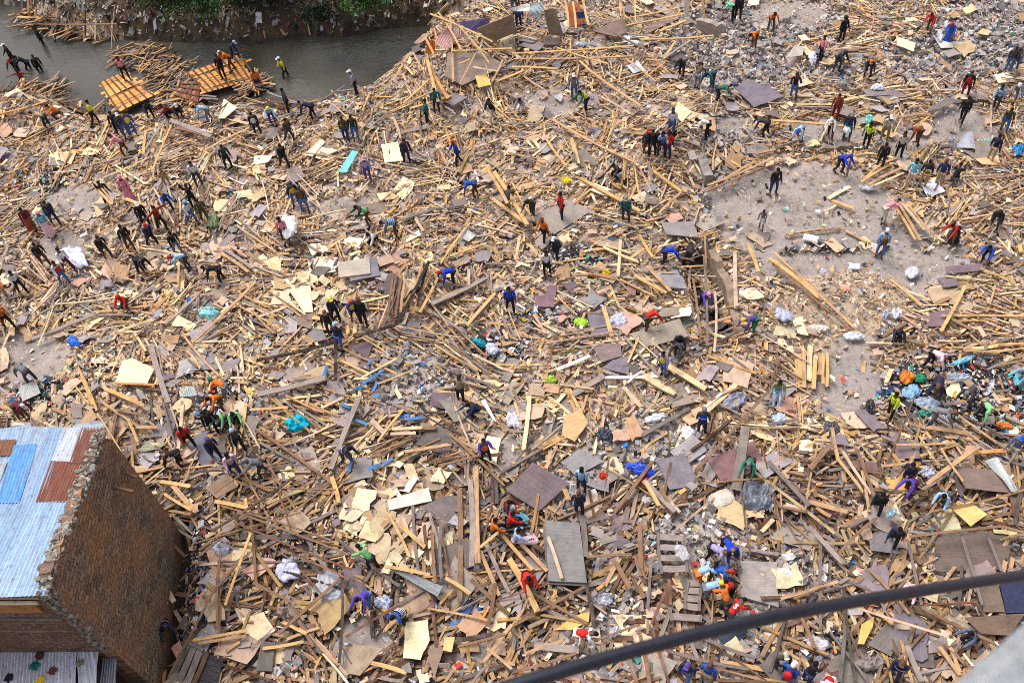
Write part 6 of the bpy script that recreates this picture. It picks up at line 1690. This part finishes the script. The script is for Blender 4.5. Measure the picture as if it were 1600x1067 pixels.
def gen_planks(ncl, per, spread, lmin, lmax, wmin, wmax, dens, layer, rnd_yaw, jy=.16):
    cx = r.uniform(bx0, bx1, ncl); cy = r.uniform(by0, by1, ncl); yaw0 = field(cx, cy)+r.normal(0, rnd_yaw, ncl)
    k = np.maximum(1, r.poisson(per, ncl)); I = np.repeat(np.arange(ncl), k); n = len(I)
    yaw = yaw0[I]+r.normal(0, jy, n); ln = lmin+(lmax-lmin)*r.random(n)**2.0
    off = r.normal(0, spread, n); al = r.normal(0, spread*.6, n)
    x = cx[I]-np.sin(yaw0[I])*off+np.cos(yaw0[I])*al; y = cy[I]+np.cos(yaw0[I])*off+np.sin(yaw0[I])*al
    m, px, py, z = ok_mask(x, y, r); c = cat_at(px, py)
    pr = np.array([dens.get(k_, 0) for k_ in range(10)])[c]; m &= r.random(n) < pr
    # no boards through the people
    x, y, yaw, ln, c, px, py, I = x[m], y[m], yaw[m], ln[m], c[m], px[m], py[m], I[m]; n = len(x)
    ln = ln*np.where((c == BROWN) | (c == POLE), 1.2, 1.0)*np.where(c == CHIP, .5, 1)*np.where(c == RUB, .7, 1)
    fy = np.clip(.74+.4*(py/1067), .7, 1.15); ln = ln*fy
    wd = r.uniform(wmin, wmax, n)*np.where(c == CHIP, .5, 1)*fy; wd = np.minimum(wd, ln*.45)
    dx, dy = np.cos(yaw)*ln/2, np.sin(yaw)*ln/2; base = r.random(n)*layer
    za = hgt(x-dx, y-dy)+base+r.normal(0, .05, n); zb = hgt(x+dx, y+dy)+base+r.normal(0, .05, n)
    river = inpoly(x-dx, y-dy, RIV) | inpoly(x+dx, y+dy, RIV); za = np.maximum(za, WZ+.05); zb = np.maximum(zb, WZ+.05)
    e1 = proj(np.stack([x-dx, y-dy, za], 1)); e2 = proj(np.stack([x+dx, y+dy, zb], 1)); bare = (cat_at(e1[0], e1[1]) == BAREC) | (cat_at(e2[0], e2[1]) == BAREC); bare &= r.random(n) > .2
    ok = ~bare & ~(inpoly(x-dx, y-dy, HOUSEP) | inpoly(x+dx, y+dy, HOUSEP))
    A = np.stack([x-dx, y-dy, za], 1); Bq = np.stack([x+dx, y+dy, zb], 1)
    kk = r.random(n); col = np.zeros((n, 3)); ck = np.empty(n, object)
    # boards of one bundle share a colour
    nb = 400000
    for cc in (PALE, BROWN):
        names, w = PALW[cc]; w = np.array(w)/sum(w); cum = np.cumsum(w)
        sel = ((c == BROWN) | (c == POLE)) if cc == BROWN else ~((c == BROWN) | (c == POLE))
        hb_ = (np.sin(I*12.9898+7)*43758.5453) % 1
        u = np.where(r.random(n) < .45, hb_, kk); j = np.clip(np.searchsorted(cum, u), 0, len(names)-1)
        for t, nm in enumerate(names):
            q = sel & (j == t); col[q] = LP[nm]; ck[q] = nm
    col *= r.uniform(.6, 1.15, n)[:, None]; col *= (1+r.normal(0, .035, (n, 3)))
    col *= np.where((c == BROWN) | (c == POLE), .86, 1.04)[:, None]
    th = np.clip(wd*r.uniform(.18, .5, n), .015, .07)
    tw = r.normal(0, .25, n)
    q = ok
    return dict(A=A[q], B=Bq[q], w=wd[q], t=th[q], tw=tw[q], c=col[q], ck=ck[q], px=px[q], py=py[q], L=ln[q], cat=c[q], base=base[q])
D1 = {PALE: .88, BROWN: .95, RUB: .1, PLY: .4, CHIP: .22, POLE: .7, TRASH: .16, BANK: .02, BAREC: .02}
D2 = {PALE: .95, BROWN: .8, RUB: .18, PLY: .6, CHIP: .9, POLE: .6, TRASH: .3, BANK: .08, BAREC: .05}
S = []
S.append(gen_planks(25000, 3.5, .2, .3, 2.1, .045, .145, D1, .32, .55))
S.append(gen_planks(52000, 1.0, .3, .15, .85, .04, .2, D2, .34, 1.6))
S.append(gen_planks(1500, 9, .36, 1.4, 3.6, .05, .11, {PALE: .75, BROWN: .3, RUB: .1, PLY: .06, POLE: .3, CHIP: .05}, .5, .3, .07))
S.append(gen_planks(3800, 1.2, .3, 1.2, 3.6, .07, .18, {PALE: .35, BROWN: .8, POLE: .9, RUB: .1, TRASH: .05, PLY: .08}, .45, .8))
S.append(gen_planks(2600, 1.2, .3, 1.5, 4.0, .045, .075, {BROWN: .6, POLE: 1, RUB: .15, PALE: .03, TRASH: .05}, .5, 1.0))
def floating(polys, n, lmin, lmax):
    out = []
    while len(out) < n:
        P_ = polys[r.integers(0, len(polys))]; xs = [p[0] for p in P_]; ys = [p[1] for p in P_]; q_ = (r.uniform(min(xs), max(xs)), r.uniform(min(ys), max(ys)))
        if inpoly(np.array([q_[0]]), np.array([q_[1]]), P_)[0]: out.append(unproj(q_[0], q_[1], WZ+.05)[:2])
    xy = np.array(out); L = lmin+(lmax-lmin)*r.random(n)**1.6; ya = r.normal(.55, .7, n); dx = np.cos(ya)*L/2; dy = np.sin(ya)*L/2; b = r.random(n)*.35
    A = np.stack([xy[:, 0]-dx, xy[:, 1]-dy, WZ+.03+b+r.random(n)*.12], 1); Bq = np.stack([xy[:, 0]+dx, xy[:, 1]+dy, WZ+.03+b+r.random(n)*.12], 1)
    nm = np.array(['tan', 'honey', 'brown', 'grey', 'red', 'dgrey'])[r.choice(6, n, p=[.25, .2, .2, .15, .1, .1])]; px_, py_, _z = proj(A); w_ = r.uniform(.05, .15, n)
    return dict(A=A, B=Bq, w=w_, t=w_*.35, tw=r.normal(0, .2, n), c=np.array([LP[q_] for q_ in nm])*r.uniform(.6, 1, n)[:, None], ck=nm.astype(object), px=px_, py=py_, L=L, cat=np.full(n, PALE), base=b)
S.append(floating([[(163, 84), (235, 74), (282, 92), (268, 140), (244, 142), (225, 118), (200, 108)], [(252, 118), (296, 100), (322, 158), (300, 184), (255, 188), (240, 160)]], 330, .4, 2.2))
S.append(floating([[(90, 158), (135, 172), (180, 184), (245, 178), (300, 168), (400, 156), (470, 164), (560, 146), (575, 158), (500, 184), (400, 186), (300, 196), (170, 206), (90, 180)], [(385, 132), (402, 128), (408, 140), (392, 146)]], 360, .4, 2.4))
S.append(floating([[(-10, 150), (70, 132), (92, 148), (60, 180), (-10, 186)]], 130, 1.2, 3.2))
S.append(floating([[(20, 30), (90, -10), (110, 20), (185, 40), (178, 62), (110, 62), (40, 46)]], 140, .6, 2.6))
Aq = {k: np.concatenate([s[k] for s in S]) for k in S[0]}
pa = proj(Aq['A']); pb = proj(Aq['B'])
cxp = (pa[0]+pb[0])/2; cyp = (pa[1]+pb[1])/2
size = np.hypot(pa[0]-pb[0], pa[1]-pb[1])*Aq['w']*(Aq['base']*2+.6)
vis = (cxp > 10) & (cxp < 1590) & (cyp > 5) & (cyp < 1060)
nind = max(0, 296-NH)
order = np.argsort(-np.where(vis, size, 0))[:nind]; isind = np.zeros(len(size), bool); isind[order] = True
for i in order:
    a, b = Aq['A'][i], Aq['B'][i]; c = (a+b)/2
    me = planks_mesh('wooden_plank', np.array([a-c]), np.array([b-c]), Aq['w'][i:i+1], Aq['t'][i:i+1], Aq['tw'][i:i+1], Aq['c'][i:i+1], int(i), MAT['wood'])
    o = link('wooden_plank', me, loc=tuple(c)); ITEMS.append((o, cxp[i], cyp[i], float(Aq['L'][i]), Aq['ck'][i], 'wooden_plank'))
q = ~isind
print('planks', len(size), 'vis', vis.sum())
o = link('loose_timber', planks_mesh('loose_timber', Aq['A'][q], Aq['B'][q], Aq['w'][q], Aq['t'][q], Aq['tw'][q], Aq['c'][q], 99, MAT['wood'])); tagit(o, 'heaped broken planks and battens covering the whole demolished area', 'timber debris', None, 'stuff')
# ------------------------------------------------------------------ broken plywood pieces
def gen_sheets(n, dens, smin, smax, cols, cw, layer, thick, npt=11, dark=1.0, pw=2.2, tilt=.12, asp=(.4, 1)):
    x = r.uniform(bx0, bx1, n); y = r.uniform(by0, by1, n); m, px, py, z = ok_mask(x, y, r, .08); c = cat_at(px, py)
    m &= r.random(n) < np.array([dens.get(k_, 0) for k_ in range(10)])[c]; x, y, z, px, py = x[m], y[m], z[m], px[m], py[m]; n = len(x)
    s = (smin+(smax-smin)*r.random(n)**pw)*np.clip(.76+.36*py/1067, .7, 1.15); ar = r.uniform(asp[0], asp[1], n)
    base_ = {4: [(-1, -1), (1, -1), (1, 1), (-1, 1)], 6: [(-1, -1), (.1, -1), (1, -1), (1, 1), (-.2, 1), (-1, 1)]}.get(npt) or [(-1, -1), (-.4, -1), (.3, -1), (1, -1), (1, -.3), (1, .4), (1, 1), (.3, 1), (-.3, 1), (-1, 1), (-1, .2)]
    base_ = np.array(base_, float); npt = len(base_); bb = base_[None]+r.normal(0, .05, (n, npt, 2)); k = 1-.3*r.random((n, npt))**4; cut = (r.random((n, npt)) < .06)*r.uniform(.2, .5, (n, npt)); k = k-cut
    ct, st = bb[..., 0], bb[..., 1]; skew = r.normal(0, .12, (n, 1)); ct = ct+skew*st
    lx = ct*k*s[:, None]/2; ly = st*k*(s*ar)[:, None]/2; ya = r.uniform(0, 2*PI, n); cy, sy = np.cos(ya)[:, None], np.sin(ya)[:, None]
    X = x[:, None]+lx*cy-ly*sy; Y = y[:, None]+lx*sy+ly*cy
    e = .35; gx = (hgt(x+e, y)-hgt(x-e, y))/(2*e); gy = (hgt(x, y+e)-hgt(x, y-e))/(2*e); tx = np.clip(gx, -.4, .4)+r.normal(0, tilt, n); ty = np.clip(gy, -.4, .4)+r.normal(0, tilt, n)
    Z = (z+r.random(n)*layer+.05)[:, None]+(X-x[:, None])*tx[:, None]+(Y-y[:, None])*ty[:, None]
    T_ = np.stack([X, Y, Z], -1); V = np.concatenate([T_, T_-np.array([0, 0, thick])], 1)
    k_ = r.choice(len(cols), n, p=np.array(cw)/sum(cw)); col = np.array([LP[cc_] if isinstance(cc_, str) else s2l(cc_) for cc_ in cols])[k_]*r.uniform(.65, 1.12, n)[:, None]*(1+r.normal(0, .03, (n, 3)))*dark
    uv = np.stack([np.concatenate([lx, lx], 1)+r.random(n)[:, None]*50, np.concatenate([ly, ly], 1)+r.random(n)[:, None]*50], -1)
    return dict(V=V, col=col, uv=uv, px=px, py=py, s=s, k=k_, npt=npt, x=x, y=y, area=s*s*ar)
def sheet_mesh(name, d, sel, mat):
    V = d['V'][sel]; n = len(V); npt = d['npt']; tot = 2*npt
    tf = list(range(npt)); bf = list(range(tot-1, npt-1, -1)); sides = [v for i in range(npt) for v in (i, npt+i, npt+(i+1) % npt, (i+1) % npt)]
    loc = np.array(tf+bf+sides); idx = (loc[None]+tot*np.arange(n)[:, None]).ravel(); cnt = np.tile(np.array([npt, npt]+[4]*npt), n)
    uv = d['uv'][sel][:, loc].reshape(-1, 2); cols = np.repeat(d['col'][sel], len(loc), axis=0)
    return mesh_np(name, V.reshape(-1, 3), idx, cnt, cols, uv, mat)
pc = ['cream', 'pale', 'beige', 'grey', 'dgrey', 'pink', 'tan', (130, 118, 124), (156, 148, 150)]
sh = gen_sheets(18000, {PALE: .8, BROWN: .75, PLY: 1, POLE: .5, RUB: .25, CHIP: .2, TRASH: .2, BAREC: .03, BANK: .02}, .2, 1.45, pc, [.07, .12, .19, .19, .09, .025, .11, .06, .15], .34, .014, pw=2.6)
pl = gen_sheets(60000, {PLY: 1, BANK: 0}, .3, 1.2, ['cream', 'pale', 'beige', 'tan'], [.25, .25, .35, .15], .4, .014, pw=2.4, dark=.86)
WC = ['cream', 'pale yellow', 'beige', 'weathered grey', 'dark grey', 'pinkish', 'tan', 'purplish', 'slate grey']
ord2 = np.argsort(-np.where((sh['px'] > 10) & (sh['px'] < 1590) & (sh['py'] > 5) & (sh['py'] < 1060), sh['area']*(50-np.hypot(sh['x'], sh['y']-5)), 0))[:150]
SI = []
for i in ord2:
    me = sheet_mesh('plywood_piece', sh, np.array([i]), MAT['board']); c = sh['V'][i].mean(0); me.transform(Matrix.Translation(tuple(-c)))
    o = link('plywood_piece', me, loc=tuple(c)); ITEMS.append((o, sh['px'][i], sh['py'][i], float(sh['s'][i])*1.5, WC[sh['k'][i]], 'plywood_piece'))
sel = np.ones(len(sh['s']), bool); sel[ord2] = False
o = link('plywood_fragments', sheet_mesh('plywood_fragments', sh, sel, MAT['board'])); tagit(o, 'small broken plywood fragments scattered through the timber', 'plywood debris', None, 'stuff')
o = link('cream_plywood_fragments', sheet_mesh('cream_plywood_fragments', pl, np.ones(len(pl['s']), bool), MAT['board'])); tagit(o, 'patches of torn cream plywood left of the seated group', 'plywood debris', None, 'stuff')
# chips, splinters and litter
ch = gen_sheets(300000, {PALE: .55, BROWN: .4, PLY: .5, POLE: .4, RUB: .3, CHIP: 1, TRASH: .2, BAREC: .26, BANK: .05}, .04, .3, ['cream', 'pale', 'honey', 'tan', 'beige', 'grey', 'white', 'pink', 'brown'], [.12, .16, .12, .16, .16, .1, .05, .06, .07], .3, .008, npt=4, pw=1.6, tilt=.3, asp=(.12, .6))
o = link('wood_chips', sheet_mesh('wood_chips', ch, np.ones(len(ch['s']), bool), MAT['wood'])); tagit(o, 'splinters and chips of wood strewn over the ground', 'wood chips', None, 'stuff')
lit = gen_sheets(300000, {TRASH: 1, PALE: .06, BROWN: .1, RUB: .35, CHIP: .14, BAREC: .05, BANK: 0, POLE: .06}, .05, .3, ['white', (205, 208, 220), (40, 42, 48), (60, 62, 70), (40, 120, 200), (210, 60, 50), (70, 170, 160), (150, 150, 165), (225, 190, 60), (110, 100, 100)], [.2, .19, .15, .13, .05, .035, .035, .16, .02, .12], .22, .006, npt=6, pw=2.2, tilt=.45)
o = link('litter', sheet_mesh('litter', lit, np.ones(len(lit['s']), bool), MAT['litter'])); tagit(o, 'bright plastic and paper litter in the rubbish patches', 'litter', None, 'stuff')
bk = gen_sheets(190000, {BANK: 1}, .1, .6, [(96, 86, 78), (60, 54, 52), (120, 106, 90), (170, 166, 168), (220, 220, 224), (110, 124, 112), (130, 108, 86), (190, 120, 70), (160, 70, 70)], [.24, .2, .16, .15, .1, .06, .08, .01, .015], .35, .01, npt=6, pw=2.2, tilt=.6, asp=(.2, .8))
o = link('bank_refuse', sheet_mesh('bank_refuse', bk, np.ones(len(bk['s']), bool), MAT['litter'])); tagit(o, 'dull rags and refuse covering the far river bank', 'refuse', None, 'stuff')
# rubble stones
def rocks(n, dens, smin, smax, name, label, cols, indiv=0):
    x = r.uniform(bx0, bx1, n); y = r.uniform(by0, by1, n); m, px, py, z = ok_mask(x, y, r, .1); c = cat_at(px, py)
    m &= r.random(n) < np.array([dens.get(k_, 0) for k_ in range(10)])[c]; x, y, z, px, py = x[m], y[m], z[m], px[m], py[m]; n = len(x)
    s = smin+(smax-smin)*r.random(n)**2.5
    T8 = np.array([(a, b, c_) for a in (-1, 1) for b in (-1, 1) for c_ in (-1, 1)], float); W = T8[None]*r.uniform(.5, 1, (n, 8, 3))*(s[:, None]*np.stack([np.ones(n), r.uniform(.5, .9, n), r.uniform(.35, .8, n)], 1))[:, None]/2
    # random rotation
    qd = r.normal(0, 1, (n, 4))*np.array([1, .35, .35, 1]); qd /= np.linalg.norm(qd, axis=1)[:, None]; w_, a, b, c_ = qd.T
    Rm = np.stack([1-2*(b*b+c_*c_), 2*(a*b-w_*c_), 2*(a*c_+w_*b), 2*(a*b+w_*c_), 1-2*(a*a+c_*c_), 2*(b*c_-w_*a), 2*(a*c_-w_*b), 2*(b*c_+w_*a), 1-2*(a*a+b*b)], 1).reshape(n, 3, 3)
    V = np.einsum('nij,nkj->nki', Rm, W)+np.stack([x, y, z+s*.25+r.random(n)*.12], 1)[:, None]
    Fq = np.array([[0, 1, 3, 2], [4, 6, 7, 5], [0, 4, 5, 1], [2, 3, 7, 6], [0, 2, 6, 4], [1, 5, 7, 3]]).ravel()
    idx = (Fq[None]+8*np.arange(n)[:, None]).ravel(); k_ = r.integers(0, len(cols), n); col = np.array([s2l(c2) for c2 in cols])[k_]*r.uniform(.65, 1.15, n)[:, None]
    o = link(name, mesh_np(name, V.reshape(-1, 3), idx, np.full(n*6, 4), np.repeat(col, 24, axis=0), None, MAT['stone'])); tagit(o, label, 'rubble', None, 'stuff')
rocks(190000, {RUB: 1, PALE: .05, BROWN: .07, CHIP: .03, BAREC: .006, TRASH: .12, POLE: .08, BANK: .04}, .06, .46, 'rubble', 'grey stones and broken blocks in rubble patches', [(182, 174, 172), (160, 152, 150), (204, 198, 196), (146, 134, 130), (176, 162, 154)])
# ------------------------------------------------------------------ describe every plank and plywood piece by what lies next to it
def short(h):
    w = h.split(); return ' '.join(w)
LMx = np.array([l[0] for l in LM]); LMy = np.array([l[1] for l in LM])
def size_word(L, kind):
    if kind == 'plywood_piece': return 'large' if L > 1.7 else 'medium sized' if L > 1.3 else 'small'
    return 'very long' if L > 3.6 else 'long' if L > 2.4 else 'medium length' if L > 1.5 else 'short'
NOUN = {'wooden_plank': 'plank', 'plywood_piece': 'plywood piece'}
def dirw(dx, dy):
    a = math.degrees(math.atan2(-dy, dx)) % 360
    return ['right of', 'up and right of', 'above', 'up and left of', 'left of', 'down and left of', 'below', 'down and right of'][int((a+22.5)//45) % 8]
for o, x, y, L, ck, kind in ITEMS:
    col = WORD.get(ck, ck); d = np.hypot(LMx-x, LMy-y); done = False
    for j in np.argsort(d)[:14]:
        h = LM[j][2]; w = len(h.split())
        for pre in ('', 'just ' if d[j] < 30 else 'a little ' if d[j] < 60 else 'farther '):
            t = '%s %s %s %s%s the %s' % (size_word(L, kind), col, NOUN[kind], pre, dirw(x-LMx[j], y-LMy[j]), h)
            if len(t.split()) <= 16 and t not in USED: done = True; break
        if done: break
    if not done: t = '%s %s %s among the heaped timber' % (size_word(L, kind), col, NOUN[kind])
    USED.add(t)
    tagit(o, t, 'plank' if kind == 'wooden_plank' else 'plywood', 'broken planks lying on the heap' if kind == 'wooden_plank' else 'broken plywood pieces lying on the heap')
# ------------------------------------------------------------------ light
w = bpy.data.worlds.new('World'); sc.world = w; w.use_nodes = True; nt = w.node_tree; bg = nt.nodes['Background']
sky = nt.nodes.new('ShaderNodeTexSky'); sky.sky_type = 'NISHITA'; sky.sun_disc = False; sky.sun_elevation = R(62); sky.sun_rotation = R(-40); sky.air_density = 1.3; sky.dust_density = 6.0; sky.ozone_density = 1.0
hs = nt.nodes.new('ShaderNodeHueSaturation'); hs.inputs['Saturation'].default_value = .55; nt.links.new(sky.outputs[0], hs.inputs['Color']); nt.links.new(hs.outputs[0], bg.inputs['Color']); bg.inputs['Strength'].default_value = .19
sl = bpy.data.lights.new('sun', 'SUN'); sl.energy = 1.95; sl.angle = R(28); sl.color = (1, .97, .95); so = bpy.data.objects.new('sun', sl); COL.objects.link(so)
az = R(-40); el = R(62); dv = Vector((math.sin(az)*math.cos(el), math.cos(az)*math.cos(el), math.sin(el))); so.rotation_euler = dv.to_track_quat('Z', 'Y').to_euler()
sc.view_settings.view_transform = 'Standard'; sc.view_settings.look = 'None'; sc.view_settings.exposure = 0; sc.view_settings.gamma = 1
sc.cycles.max_bounces = 4; sc.cycles.diffuse_bounces = 3; sc.cycles.glossy_bounces = 2; sc.cycles.transparent_max_bounces = 2
sc.cycles.use_denoising = False; sc.cycles.filter_width = .9
print('objects', len(sc.objects))
